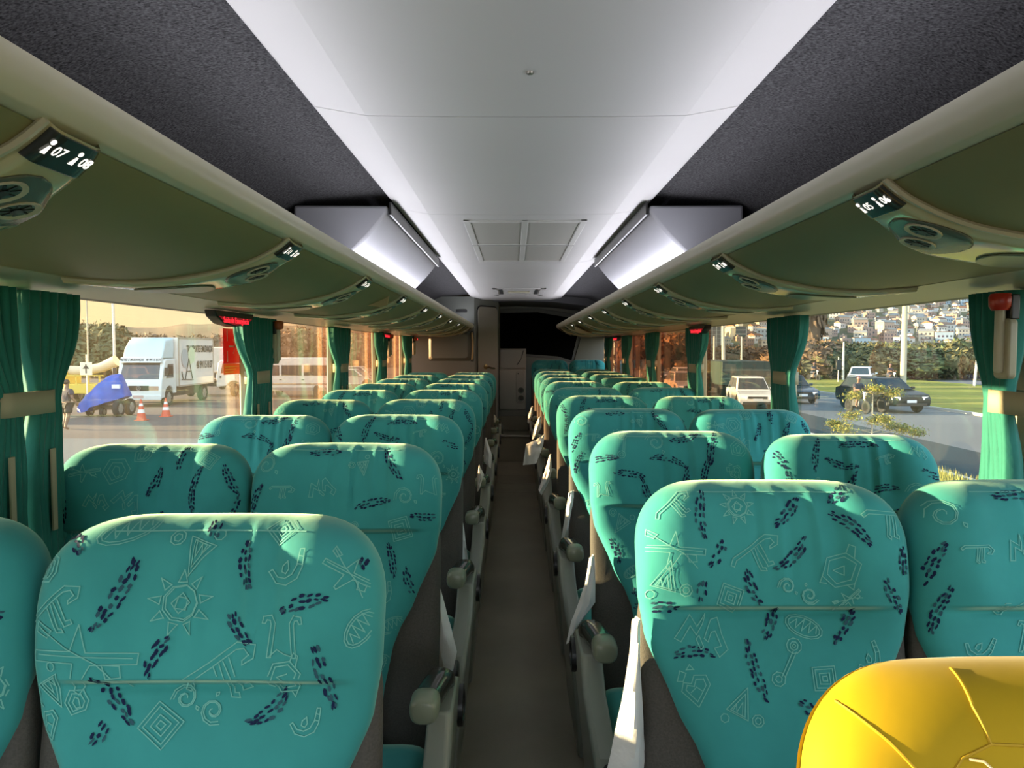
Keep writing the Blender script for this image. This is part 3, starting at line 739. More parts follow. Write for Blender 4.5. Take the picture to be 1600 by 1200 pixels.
def yl(pts, r=.0015):
    out = []
    for p, q in zip(pts, pts[1:]):
        out += [(p[0]+(q[0]-p[0])*i/8, p[1]+(q[1]-p[1])*i/8) for i in range(8)]
    out.append(pts[-1])
    return MB().tube([BP(x, s, ydf(x, s) + .0001) for x, s in out], r, 6)
b = MB()
for pts in ([(-.198,.690),(-.170,.660),(-.138,.618)], [(-.138,.618),(-.142,.56),(-.135,.45)], [(-.138,.618),(-.113,.646),(-.086,.656)], [(-.086,.656),(-.090,.685),(-.086,.714)], [(-.086,.656),(.05,.646),(.19,.638)]):
    k = yl(pts); b.add(k.v, k.f)
b.build('seam', M_yseam, bk)
MB().tube([BP(x, s, ydf(x, s) + o) for x, s, o in ((-.108,.645,.001),(-.098,.644,.005),(-.091,.637,.006),(-.088,.628,.004))], .0012, 5).build('loose_thread', mat('pale_thread', (.8,.66,.4), .8), bk)
put(SHELL, t); put(CUSH, t); put(BASE, t)
tag(t, 'front seat in a bright yellow fitted cover with raised seams', 'seat')

# ================================================================== white rubbish bags hung between seats
def bag(Y, L, Rr, lab, depth=.018, lean=0.0):
    """outline given by left and right edges from the knot down; a crumpled, folded pouch with real depth"""
    n = 12; m = 8; rows = []
    def edge(E, t):
        f = t*(len(E)-1); i = min(int(f), len(E)-2); f -= i
        return E[i][0] + (E[i+1][0]-E[i][0])*f, E[i][1] + (E[i+1][1]-E[i][1])*f
    sd = R.uniform(0, 50); c0 = at((L[0][0]+Rr[0][0])/2, L[0][1], Y); b = MB()
    for i in range(n + 1):
        t = i/n; a = edge(L, t); c = edge(Rr, t); row = []
        for j in range(2*m):
            u = j/m if j <= m else (2*m - j)/m; front = -1 if 0 < j < m else (1 if j > m else 0)
            p = at(a[0] + (c[0]-a[0])*u, a[1] + (c[1]-a[1])*u, Y + lean*t)
            w = .35 + .65*math.sin(PI*min(1, t*.9 + .1))
            p.y += front*depth*math.sin(PI*u)*w + .012*noise.noise(Vector((u*3 + sd, t*5, front*.3 + sd)))
            row.append(p - c0)
        rows.append(row)
    b.rings(rows)
    o = b.build('rubbish_bag', M_bag, sharp=25, loc=c0)
    return tag(o, lab, 'bag', 'white rubbish bags along the aisle')
bag(1.885, [(682,902),(679,950),(676,1005),(681,1045),(684,1075)], [(684,902),(695,945),(706,985),(714,1018),(706,1058)], 'white plastic bag hanging behind the left armrest nearest the front')
bag(2.72, [(717,772),(714,815),(713,860),(712,890)], [(718,772),(724,820),(731,870),(733,888)], 'narrow white plastic bag behind the second left armrest')
bag(3.62, [(748,727),(746,745),(746,768)], [(750,727),(756,742),(749,765)], 'small sliver of white bag low behind the third left armrest')
bag(4.45, [(758,684),(756,705),(756,722)], [(760,684),(769,712),(767,732)], 'sunlit white bag corner standing up on the far left side of the aisle')
bag(6.9, [(771,648),(770,654),(771,660)], [(773,648),(776,653),(774,660)], 'tiny white bag at the far end of the left seats')
bag(1.22, [(988,972),(984,1030),(972,1090),(958,1150),(946,1215),(940,1300)], [(1000,966),(1000,1030),(1003,1095),(1007,1155),(1012,1215),(1014,1300)], 'big white plastic bag hanging beside the nearest right aisle seat', depth=.03)
bag(2.02, [(921,872),(914,910),(903,945),(893,970),(884,1008)], [(929,866),(930,905),(930,940),(914,962),(890,998)], 'white plastic bag swung into the aisle from the second right seat', depth=.012)
bag(2.86, [(888,770),(884,800),(878,835),(873,872)], [(897,765),(896,800),(890,840),(880,880)], 'white plastic bag hanging by the third right aisle seat', depth=.012)
bag(3.66, [(858,712),(853,730),(846,752),(841,765)], [(861,709),(862,735),(858,752),(846,774)], 'greyish white bag hanging by the fourth right aisle seat', depth=.015)
bag(4.40, [(847,681),(836,688),(822,694),(817,727)], [(851,678),(849,694),(845,706),(838,724)], 'wide white bag lit orange by the sun, sticking far into the aisle', depth=.015)
bag(5.25, [(842,652),(836,664),(831,688)], [(845,650),(846,668),(838,682)], 'white bag partly hidden behind the orange-lit bag', depth=.015)
bag(6.85, [(830,636),(825,650),(824,660)], [(833,634),(832,648),(827,662)], 'small white bag at the far end of the right seats', depth=.012)

# ================================================================== curtains
def curtain(sx, y, lab, hang=.24, gap=.03, zt=1.21, zbot=.55, sun=False, only=None):
    t = empty('window_curtain', (sx*1.11, y, zt)); sd = R.uniform(0, 9)
    for dr in ((-1, 1) if not only else (only,)):
        b = MB(); rows = []; nu, nv = 56, 26
        for i in range(nv + 1):
            z = 1.462 + (zbot - 1.462)*i/nv
            g = math.exp(-((z - zt)/.10)**2)
            spread = 1 - .48*g - .10*sm(1.46, 1.2, z)
            if z < zt: spread = .47 + .22*sm(zt, zt - .55, z) - .05*g
            off = (gap + .02*g) if z > zt else gap + .025*g
            cen = dr*(hang*.5*spread + off*.5); hw = hang*.5*spread; row = []
            for j in range(nu + 1):
                u = j/nu*2 - 1
                amp = .021 - .009*g
                ph = u*PI*6.5 + sd + dr + .5*math.sin(z*6 + dr + sd)
                x = amp*math.sin(ph) + .006*math.sin(ph*2.1 + z*5) - .012*g
                row.append((sx*(x + .0), cen + hw*u + .006*math.cos(ph), z - zt))
            rows.append(row)
        b.rings(rows, cap=False, closed=False)
        b.build('drape', M_curt, t, solid=.0022, sharp=0)
    w = (hang*.50 + gap + .0) if not only else hang*.36
    cy = 0 if not only else only*hang*.34
    b = MB().rings([[(sx*u, cy + v, z) for u, v in rrect(.062, 2*w*.5 + .05, .028, 6)] for z in (-.026, .026)], cap=False)
    b.build('tieback', M_tie, t, solid=.004)
    for dr in (-1, 1):
        MB().box((-sx*.026 - .002, dr*.07 - .008, -.30), (-sx*.026 + .002, dr*.07 + .008, -.11)).build('loose_strap', M_tie, t) if not sun and not only else None
    return tag(t, lab, 'curtain', 'green curtains tied to the window posts')
for i, (y, hg) in enumerate(((1.62, .20), (3.13, .21), (4.63, .21), (6.06, .20), (7.56, .20))):
    curtain(-1, y, 'dark green tied curtain on the left wall, %s from the front' % ORD[i], hg, gap=.035 if i == 0 else .02)
for i, (y, hg) in enumerate(((1.60, .155), (3.06, .18), (4.56, .20), (6.02, .20), (7.38, .20), (8.82, .20))):
    curtain(1, y, 'dark green tied curtain on the right wall, %s from the front' % ORD[i], hg, gap=.11 if i == 0 else .02, sun=i < 3)

# ================================================================== signs, hammers, sticker
def exit_sign(sx, y, lab):
    t = empty('exit_sign', (sx*1.10, y, 1.452))
    pf = [(-.20, .018), (.20, .018), (.185, -.006), (.12, -.030), (0, -.040), (-.12, -.030), (-.185, -.006)]
    MB().rings([[(sx*.02, u, v) for u, v in pf], [(-sx*.02, u*.97, v*.95) for u, v in pf]]).build('housing', M_black, t, bevel=.004)
    rt = Vector((0, -sx, 0)); o0 = Vector((-sx*.0212, 0, -.012))
    gl = MB().rings([[(-sx*.0203, u, v) for u, v in [(-.165,-.004),(.165,-.004),(.11,-.024),(0,-.033),(-.11,-.024)]], [(-sx*.0213, u, v) for u, v in [(-.165,-.004),(.165,-.004),(.11,-.024),(0,-.033),(-.11,-.024)]]])
    gl.build('lens', mat('dark_red_lens', (.15,.0,.005), .3, emit=(1,.02,.04), emit_s=.22), t)
    text_part('lettering', 'Saída de Emergência', .031, M_red, t, frame(o0 - Vector((sx*.0012, 0, .004)), rt, (0, 0, 1)), .0006)
    tag(t, lab, 'sign', 'red lit emergency exit signs')
exit_sign(-1, 2.82, 'red lit emergency exit sign above the first large left window')
exit_sign(-1, 6.2, 'red lit emergency exit sign on the left, middle one of three')
exit_sign(-1, 8.0, 'red lit emergency exit sign on the left, nearest the toilet cabin')
exit_sign(1, 4.45, 'red lit emergency exit sign on the right, over the third curtain')
exit_sign(1, 8.0, 'red lit emergency exit sign far down the right side')
def hammer(sx, y, lab, zt=1.445, knob=M_redp):
    t = empty('hammer_box', (sx*1.082, y, zt))
    pf = rrect(.052, .135, .012, 4, 0, -.115)
    MB().rings([[(sx*.012, u, v) for u, v in pf], [(-sx*.008, u, v) for u, v in pf]]).build('case', mat('ivory_case', (.44,.40,.28), .4), t, bevel=.004)
    MB().box((-.009, -.012, -.17), (.009, .012, -.02), 0, Matrix.Translation((-sx*.012, .0, 0))).build('hammer_handle', mat('ivory_handle', (.60,.55,.42), .4), t, bevel=.008)
    MB().lathe([(0, -.030), (.018, -.029), (.023, -.020), (.024, .0), (.020, .008), (0, .010)], 16, Matrix.Translation((-sx*.012, 0, 0))).build('hammer_head', knob, t)
    MB().box((-.008, -.022, -.05), (.012, .022, .006), 0, Matrix.Translation((sx*.006, 0, 0))).build('clip', M_black, t, bevel=.003)
    tag(t, lab, 'emergency hammer', 'emergency hammers')
hammer(1, 1.655, 'red headed emergency hammer in ivory case on the nearest right curtain')
hammer(-1, 3.29, 'orange headed emergency hammer beside the second left curtain', knob=M_orange)
hammer(-1, 6.3, 'orange headed emergency hammer beside the fourth left curtain', knob=M_orange)
hammer(-1, 7.85, 'orange headed emergency hammer beside the fifth left curtain', knob=M_orange)
t = empty('window_sticker', (-1.218, 3.13, 1.34))
MB().box((-.0012, -.09, -.072), (.0012, .09, .075)).build('red_field', mat('sticker_red', (.50,.02,.02), .4, transl=.4), t)
MB().box((-.0012, -.09, -.118), (.0012, .09, -.073)).build('orange_field', mat('sticker_orange', (.55,.16,.03), .4, transl=.4), t)
mw = mat('sticker_white', (.85,.82,.74), .5, transl=.6)
b = MB().box((.0013, -.035, -.004), (.002, .035, .004))
for s in (-1, 1): b.add([(.002, .038, 0), (.002, .03, 0), (.002, .006, s*.030), (.002, .016, s*.033)], [(0,1,2,3)])
b.build('arrow', mw, t, sharp=0)
b = MB().box((.0013, -.055, .022), (.002, -.048, .070)); b.box((.0013, -.055, -.066), (.002, -.048, -.018)); b.build('stripe', mw, t)
b = MB()
for r_ in range(3): b.box((.0013, -.080, -.088 - .011*r_), (.002, .07 - .03*r_, -.084 - .011*r_))
b.build('fine_print', mat('sticker_yellow', (.75,.5,.08), .5), t)
tag(t, 'red and orange sticker with white arrow on the left window glass', 'sticker')
# ================================================================== outside
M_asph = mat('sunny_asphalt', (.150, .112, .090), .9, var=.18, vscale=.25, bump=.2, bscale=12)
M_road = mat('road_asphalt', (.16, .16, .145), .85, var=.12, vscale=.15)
M_lane_shadow = mat('shadowed_lane_asphalt', (.026, .038, .036), .85, var=.15, vscale=.3)  # shadow lying on the near lane, painted in as darker asphalt
M_grass = mat('verge_grass', (.27, .25, .020), .95, var=.35, vscale=.35)
M_grassd = mat('far_grass', (.20, .19, .05), .95, var=.3, vscale=.12)
M_kerb = mat('pale_kerb', (.50, .48, .42), .8)
struct('ground', MB().box((-900, -120, GZ - .5), (900, 1500, GZ)), M_asph)
struct('road_shadowed_lane', MB().box((9.8, -60, GZ + .001), (12.9, 300, GZ + .012)), M_lane_shadow)
struct('road', MB().box((12.9, -60, GZ + .001), (19.9, 300, GZ + .012)), M_road)
struct('grass_verge', MB().box((5.0, -60, GZ + .001), (9.7, 120, GZ + .05)), M_grass)
struct('kerb_verge', MB().box((9.7, -60, GZ + .001), (9.85, 120, GZ + .10)), M_kerb)
struct('grass_median', MB().box((20.0, -60, GZ + .001), (36, 320, GZ + .10)), M_grass)
struct('kerb_median', MB().box((19.85, -60, GZ + .001), (20.0, 320, GZ + .13)), M_kerb)
struct('road_far', MB().box((36, -60, GZ + .001), (42, 320, GZ + .012)), M_road)
struct('grass_far', MB().box((42, -60, GZ + .001), (260, 420, GZ + .10)), M_grassd)
struct('pavement_path', MB().box((-60, 12, GZ + .001), (-8.0, 23.5, GZ + .006)), mat('grey_apron', (.19,.185,.165), .9, var=.1, vscale=.4))

# hills
def hill(name, x0, x1, y0, y1, f, m, nx=60, ny=26):
    b = MB(); rows = [[(x0 + (x1-x0)*i/nx, y0 + (y1-y0)*j/ny, f(x0 + (x1-x0)*i/nx, y0 + (y1-y0)*j/ny)) for i in range(nx + 1)] for j in range(ny + 1)]
    b.rings(rows, cap=False, closed=False); return struct(name, b, m, sharp=0)
def hill_r(x, y):
    d = max(0, y - 250)
    return GZ - 2 + .142*d*sm(250, 330, y) + 9*noise.noise(Vector((x*.008, y*.006, 2)))*sm(270, 420, y)
hill('hill_right', 20, 900, 245, 1100, hill_r, mat('hillside_scrub', (.14,.125,.055), .95, var=.55, vscale=.035, bump=.4, bscale=.2))
def hill_l(x, y):
    a = x / y
    prof = 38 + 9*noise.noise(Vector((a*9, 3, 1))) + 4*noise.noise(Vector((a*30, 7, 1)))
    return GZ - 3 + prof*sm(700, 1000, y)*(1 if y < 1010 else 1 - .2*(y-1010)/300)
hill('hill_left', -1150, -60, 690, 1300, hill_l, mat('hazy_hill', (.26,.17,.085), .95, var=.15, vscale=.02), nx=120)  # distance haze is mixed into the tan base colour

# houses on the right-hand hillside
HC = [(.46,.43,.36), (.42,.37,.28), (.34,.40,.42), (.42,.30,.21), (.50,.48,.44), (.34,.23,.17)]
RC_ = [(.26,.12,.06), (.30,.28,.24), (.22,.14,.09), (.34,.30,.23)]
def house_mesh(k):
    w, d, h = [(6, 5, 3.2), (7.5, 6, 5.2), (5, 5, 3.0), (9, 6, 6.2), (6.5, 7, 4.2)][k % 5]
    b = MB().box((-w/2, -d/2, -3), (w/2, d/2, h), 0)
    if k % 3 != 2: b.rings([[(-w/2-.3, -d/2-.3, h), (w/2+.3, -d/2-.3, h), (w/2+.3, d/2+.3, h), (-w/2-.3, d/2+.3, h)], [(-w/2+.2, -.1, h+1.5), (w/2-.2, -.1, h+1.5), (w/2-.2, .1, h+1.5), (-w/2+.2, .1, h+1.5)]], 1)
    else: b.box((-w/2-.15, -d/2-.15, h), (w/2+.15, d/2+.15, h+.3), 1); b.box((-.8, -.8, h+.3), (.8, .8, h+1.5), 0)
    for i in range(int(w//2.2)):
        for z in ((.8,) if h < 4 else (.8, 3.2)):
            x = -w/2 + 1 + i*2.1; b.box((x, -d/2-.04, z), (x+.9, -d/2+.05, z+1.1), 2)
            if i < 2: b.box((-w/2-.04, -d/2+1+i*2.2, z), (-w/2+.05, -d/2+1.9+i*2.2, z+1.1), 2)
    c, r = HC[k % 6], RC_[k % 4]
    o = b.build('hillside_house', [mat('house_wall_%d' % (k % 6), c, .8), mat('house_roof_%d' % (k % 4), r, .8), mat('house_window', (.05,.05,.06), .3)])
    COL.objects.unlink(o); return o
HM = [house_mesh(k) for k in range(12)]
rh = random.Random(5); nh = 0; HP = []
while nh < 280:
    px = rh.uniform(1000, 1560); py = rh.uniform(468, 549)
    if px < 1230 and rh.random() < .72: continue
    if py < 500 - (px - 1230)*.11 + 22 and px < 1420 and rh.random() < .75: continue
    d = ray(px, py).normalized(); lo = None
    for Y in range(262, 900, 4):
        p = CAM + d*(Y/d.y)
        if hill_r(p.x, p.y) >= p.z: lo = p; break
    if lo is None or any(abs(lo.x-a)+abs(lo.y-b) < 8.5 for a, b in HP): continue
    HP.append((lo.x, lo.y))
    o = HM[rh.randrange(12)].copy(); COL.objects.link(o); s = rh.uniform(.42, .78)*(1 if lo.y < 480 else 1.15)
    o.location = (lo.x, lo.y, hill_r(lo.x, lo.y)); o.scale = (s, s, s); o.rotation_euler = (0, 0, rh.uniform(-.7, .7)); nh += 1
    tag(o, 'small pale house among many scattered over the far hillside', 'house', 'houses on the far hillside')
# apartment towers
M_tower = mat('tower_grey', (.42,.44,.38), .8); M_towerc = mat('tower_cream', (.72,.60,.40), .8); M_win = mat('tower_window', (.06,.07,.07), .3)
def tower(px0, px1, ptop, Y, lab, fl=7):
    a, c = at(px0, ptop, Y), at(px1, ptop, Y); w = c.x - a.x; t = empty('apartment_tower', (a.x, Y, GZ)); h = a.z - GZ
    MB().box((w*.30, 0, 0), (w, 9, h)).build('block', M_tower, t)
    MB().box((0, .6, 0), (w*.298, 9, h*.98)).build('side_wing', M_towerc, t)
    MB().box((w*.55, 2, h), (w*.85, 6, h + 3)).build('roof_tank', M_towerc, t)
    for q in (.40, .62, .84):
        b = MB()
        for f in range(fl): b.box((w*q - .75, -.06, h*(f+.35)/fl), (w*q + .75, .05, h*(f+.35)/fl + 1.5))
        b.build('window_row', M_win, t)
    tag(t, lab, 'building')
tower(1097, 1128, 512, 300, 'grey apartment tower on the right, close behind the third curtain')
tower(1142, 1167, 511, 320, 'grey apartment tower with cream side standing alone right of the lamp pole')
tower(1116, 1133, 505, 420, 'far pale apartment block between the two grey towers')
tower(1158, 1166, 500, 470, 'narrow cream apartment block high behind the grey tower', 6)

# trees
def crown_mesh(seed, n_blob, n_leaf, mats, size=1.0, leaf=.30):
    r = random.Random(seed); b = MB(); bl = []
    for i in range(n_blob):
        a = r.uniform(0, 2*PI); rad = r.uniform(0, .62); z = r.uniform(.35, .85)
        bl.append((rad*math.cos(a), rad*math.sin(a), z, r.uniform(.26, .42)))
    for x, y, z, q in bl:
        k = len(b.v); b.sphere((x, y, z), q*.70, 8, 1)
        for i in range(k, len(b.v)):
            p = b.v[i]; b.v[i] = p + Vector((1,1,1))*.10*noise.noise(p*6 + Vector((seed, 0, 0)))
    for i in range(n_leaf):
        x, y, z, q = r.choice(bl); d = Vector((r.gauss(0,1), r.gauss(0,1), r.gauss(0,1))).normalized()
        p = Vector((x, y, z)) + d*q*r.uniform(.68, 1.08)
        u = Vector((r.gauss(0,1), r.gauss(0,1), r.gauss(0,1))).normalized()*leaf*.26*r.uniform(.5,1.5); w = d.cross(u)*.8
        b.quad(p - u, p + w*.6, p + u, p - w*.6, r.choice((0, 0, 1)))
    o = b.build('crown', mats, None, sharp=0, recalc=False); COL.objects.unlink(o); return o
def trunk_mesh(seed):
    r = random.Random(seed); b = MB().tube([(0,0,-.05),(.02,.0,.2),(-.01,.02,.45),(.02,0,.62)], [.05,.04,.035,.02], 8)
    for i in range(4):
        a = r.uniform(0, 2*PI); b.tube([(0,0,.28+.06*i),(.18*math.cos(a),.18*math.sin(a),.5+.05*i),(.32*math.cos(a),.32*math.sin(a),.68+.04*i)], [.022,.014,.006], 6)
    o = b.build('trunk', mat('bark', (.16,.12,.08), .9, var=.3, vscale=6), None); COL.objects.unlink(o); return o
def leafmats(n, a, c): return [mat(n + '_leaf', a, .7, var=.25, vscale=1.5), mat(n + '_leaf_deep', c, .8)]
L_ol = leafmats('olive', (.15,.135,.045), (.085,.08,.03)); L_br = leafmats('russet', (.22,.13,.06), (.13,.08,.04)); L_gr = leafmats('green', (.11,.14,.04), (.06,.08,.025))
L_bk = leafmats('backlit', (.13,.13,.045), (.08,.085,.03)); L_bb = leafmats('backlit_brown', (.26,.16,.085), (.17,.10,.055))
CR = {n: [crown_mesh(s0 + i, 10, 1500, m) for i in range(3)] for n, s0, m in (('ol', 10, L_ol), ('br', 20, L_br), ('gr', 30, L_gr), ('bk', 40, L_bk), ('bb', 50, L_bb))}
TR = [trunk_mesh(i) for i in range(3)]
rt = random.Random(9)
def tree(x, y, h, w, kind, lab, group):
    t = empty('tree', (x, y, GZ), rt.uniform(0, 6.28)); t.scale = (w, w, h)
    put(CR[kind][rt.randrange(3)], t); put(TR[rt.randrange(3)], t)
    tag(t, lab, 'tree', group)
# right: scrubby belt behind the median
for px in range(1236, 1570, 15):
    for rowi, (pb, hh) in enumerate(((592, 2.7), (578, 3.0), (568, 3.3))):
        p = ground(px + rt.uniform(-7, 7), pb + rt.uniform(-2, 2), GZ)
        tree(p.x, p.y, hh*rt.uniform(.85, 1.2), rt.uniform(3.0, 4.2)*(1 + rowi*.35), rt.choice(('ol', 'ol', 'ol', 'gr')) if px > 1300 else rt.choice(('br', 'ol', 'ol')), 'olive green bushy tree in the belt beyond the grass on the right', 'trees beyond the right-hand grass')
for px in range(945, 1236, 13):
    for pb, hh in ((578, 3.7), (570, 4.2)):
        p = ground(px + rt.uniform(-6, 6), pb + rt.uniform(-2, 2), GZ)
        tree(p.x, p.y, hh*rt.uniform(.85, 1.15)*(.66 if px > 1085 else 1), rt.uniform(3.6, 5.0), 'br', 'russet brown tree in the far belt seen through the right rear windows', 'trees seen through the right rear windows')
p = ground(1262, 588); tree(p.x, p.y, 9.5, 3.6, 'br', 'tall straggly dark tree rising above the belt beside the second right curtain', None)
# left: dark green mass, then a brown treeline
for px in range(92, 200, 13):
    for pb, hh in ((590, 4.3), (584, 5.0)):
        p = ground(px + rt.uniform(-5, 5), pb, GZ)
        tree(p.x, p.y, hh*rt.uniform(.85, 1.12), rt.uniform(3.6, 5.0), 'bk', 'dark green backlit tree behind the blue tarpaulin and truck', 'dark trees on the left')
for px in range(196, 660, 14):
    p = ground(px + rt.uniform(-5, 5), 573 + rt.uniform(-1, 1), GZ)
    tree(p.x, p.y, rt.uniform(3.9, 5.2), rt.uniform(4.5, 6.5), 'bb', 'hazy brown tree in the long treeline on the left', 'brown treeline on the left')
# young street tree on the verge
yt = ground(1362, 781); yt = at(1362, 690, 14.0)
t = empty('young_tree', (yt.x, 14.0, GZ))
def yp(px, py, dy=0.0): q = at(px, py, 14.0 + dy); return Vector((q.x - yt.x, dy, q.z - GZ))
b = MB().tube([(0, 0, -.05), yp(1362, 700), yp(1363, 650), yp(1364, 608)], [.022, .018, .014, .008], 8)
pads = [((1362, 612), (1335, 616), .10, .15), ((1362, 612), (1368, 606), .0, .14), ((1362, 614), (1395, 612), -.1, .15), ((1362, 660), (1330, 648), .1, .16), ((1362, 672), (1318, 668), -.1, .17), ((1362, 655), (1368, 655), .0, .14),
        ((1362, 676), (1305, 660), .1, .12), ((1362, 676), (1395, 664), .1, .15), ((1362, 680), (1412, 668), -.05, .15), ((1362, 682), (1432, 674), .1, .13), ((1362, 660), (1380, 652), -.1, .12)]
for (a, c, dy, r_) in pads: b.tube([yp(*a), (yp(*a) + yp(*c, dy))*.5 + Vector((0,0,-.02)), yp(*c, dy)], [.009, .006, .003], 5)
b.build('trunk', mat('young_bark', (.48,.40,.28), .8), t)
b = MB(); ry = random.Random(3)
for (a, c, dy, r_) in pads:
    c = yp(*c, dy)
    for i in range(400):
        p = c + Vector((ry.gauss(0, r_*.62), ry.gauss(0, r_*.62), ry.gauss(-.02, r_*.30)))
        u = Vector((ry.gauss(0,1), ry.gauss(0,1), ry.gauss(-.3,.4))).normalized()*.034; w = u.cross(Vector((ry.gauss(0,.5), ry.gauss(0,.5), 1))).normalized()*.011
        b.add([p - u, p + w, p + u, p - w], [(0,1,2,3)], ry.choice((0,0,1)))
b.build('foliage', leafmats('young', (.30,.26,.05), (.15,.19,.035)), t, sharp=0, recalc=False)
tag(t, 'slender young tree with feathery leaf pads on the verge outside the right window', 'tree')
b = MB()
for i in range(5200):
    x, y = ry.uniform(7.6, 9.68), ry.uniform(11.5, 19); h = ry.uniform(.08, .24); a = ry.uniform(0, PI); l = ry.uniform(-.06, .06)
    b.add([(x - .012*math.cos(a), y - .012*math.sin(a), GZ + .04), (x + .012*math.cos(a), y + .012*math.sin(a), GZ + .04), (x + l, y + l*.5, GZ + .05 + h)], [(0,1,2)])
tag(b.build('grass', mat('grass_blade', (.32,.30,.07), .8), sharp=0, recalc=False), 'tufty sunlit grass on the verge', 'grass', kind='stuff')

# poles
M_conc = mat('concrete_pole', (.42,.38,.27), .85); M_pole = mat('galvanised_pole', (.60,.55,.45), .5)
def pole(px, pb, Y, r, h, lab, m=M_conc, lean=0, head=None):
    p = at(px, pb, Y); t = empty('utility_pole' if r > .1 else 'lamp_post', (p.x, Y, GZ))
    MB().tube([(0,0,-.02), (lean*.5, 0, h*.5), (lean, 0, h)], [r, r*.85, r*.65], 12).build('shaft', m, t)
    if head:
        MB().tube([(lean,0,h-.1), (lean+head*.5,0,h+.25), (lean+head,0,h+.3)], .05, 6).build('arm', m, t)
        MB().box((lean+head-.1,-.15,h+.22), (lean+head+.5,.15,h+.34)).build('lamp_head', M_conc, t, bevel=.03)
    else: MB().lathe([(0,h),(r*.72,h),(r*.72,h+.06),(0,h+.10)], 12, Matrix.Translation((lean,0,0))).build('cap', m, t)
    return tag(t, lab, 'pole')
pole(1411, 600, 45, .19, 9, 'thick concrete utility pole standing behind the black car')
pole(1317, 600, 66, .11, 3.4, 'short pale post in front of the olive trees, left of the thick pole', M_pole)
pole(1522, 600, 55, .10, 4.2, 'thin leaning pale post near the first right curtain', M_pole, lean=.35)
pole(1131, 600, 60, .16, 9, 'tall pale lamp pole between the two grey towers', M_pole, lean=-.25)
pole(1158, 600, 62, .10, 3.8, 'short post right of the tall lamp pole', M_pole)
pole(1115, 600, 70, .10, 4.0, 'faint short post left of the tall lamp pole', M_pole)
pole(180, 600, 44, .085, 9, 'tall thin lamp post rising behind the blue tarpaulin', M_pole)
pole(139, 600, 40, .05, 5.6, 'thin dark post behind the yellow machine', mat('dull_pole', (.3,.27,.2), .6))
# small square road sign
q = at(135.5, 575, 37); t = empty('road_sign', (q.x, 37, GZ))
MB().tube([(0,0,0), (0,0,2.6)], .035, 8).build('post', M_pole, t)
MB().box((-.30, -.06, 1.55), (.30, -.03, 2.20)).build('plate', mat('sign_cream', (.75,.68,.5), .5), t, bevel=.01)
MB().box((-.03, -.075, 1.65), (.03, -.061, 2.1)).add([(-.17,-.07,1.88),(0,-.07,2.08),(.17,-.07,1.88)], [(0,1,2)]).build('symbol', M_dark, t)
tag(t, 'small square cream sign on a post behind the blue tarpaulin', 'sign')
q = ground(1310, 600); q = at(1310, 572, 62); t = empty('traffic_signal', (q.x, 62, GZ))
MB().tube([(0,0,0), (0,0,2.2)], .04, 8).build('post', M_pole, t); MB().box((-.22,-.15,1.1), (.22,.15,1.95)).build('lamp_box', M_black, t, bevel=.04)
tag(t, 'small dark signal box on a post before the trees', 'signal')

# ------------------------------------------------------------------ vehicles (nose towards -Y)
M_tyre = mat('tyre', (.016,.016,.016), .8); M_hub = mat('wheel_rim', (.45,.42,.36), .35, metal=.6); M_glass = mat('car_glass', (.02,.03,.032), .08, spec=.8)
M_lampw = mat('headlamp', (.85,.82,.72), .1, emit=(1,.95,.8), emit_s=.6); M_plate = mat('number_plate', (.70,.70,.66), .5); M_tail = mat('tail_lamp', (.45,.02,.02), .2)
def wheel(t, x, y, r, w=.2):
    Mx = frame((x, y, r), (0, 1, 0), (0, 0, 1))
    o = MB().lathe([(r*.62, -w/2), (r*.92, -w/2), (r, -w*.3), (r, w*.3), (r*.92, w/2), (r*.62, w/2), (r*.62, -w/2)], 22, Mx).build('wheel', M_tyre, t, sharp=30)
    h = MB().lathe([(0, -w*.42), (r*.63, -w*.38), (r*.63, w*.38), (0, w*.42)], 16, Mx)
    for i in range(5):
        a = Mx @ Matrix.Rotation(i*2*PI/5, 4, 'Z'); h.box((r*.12, -r*.07, -w*.47), (r*.58, r*.07, w*.47), 0, a)
    h.build('hub', M_hub, o)
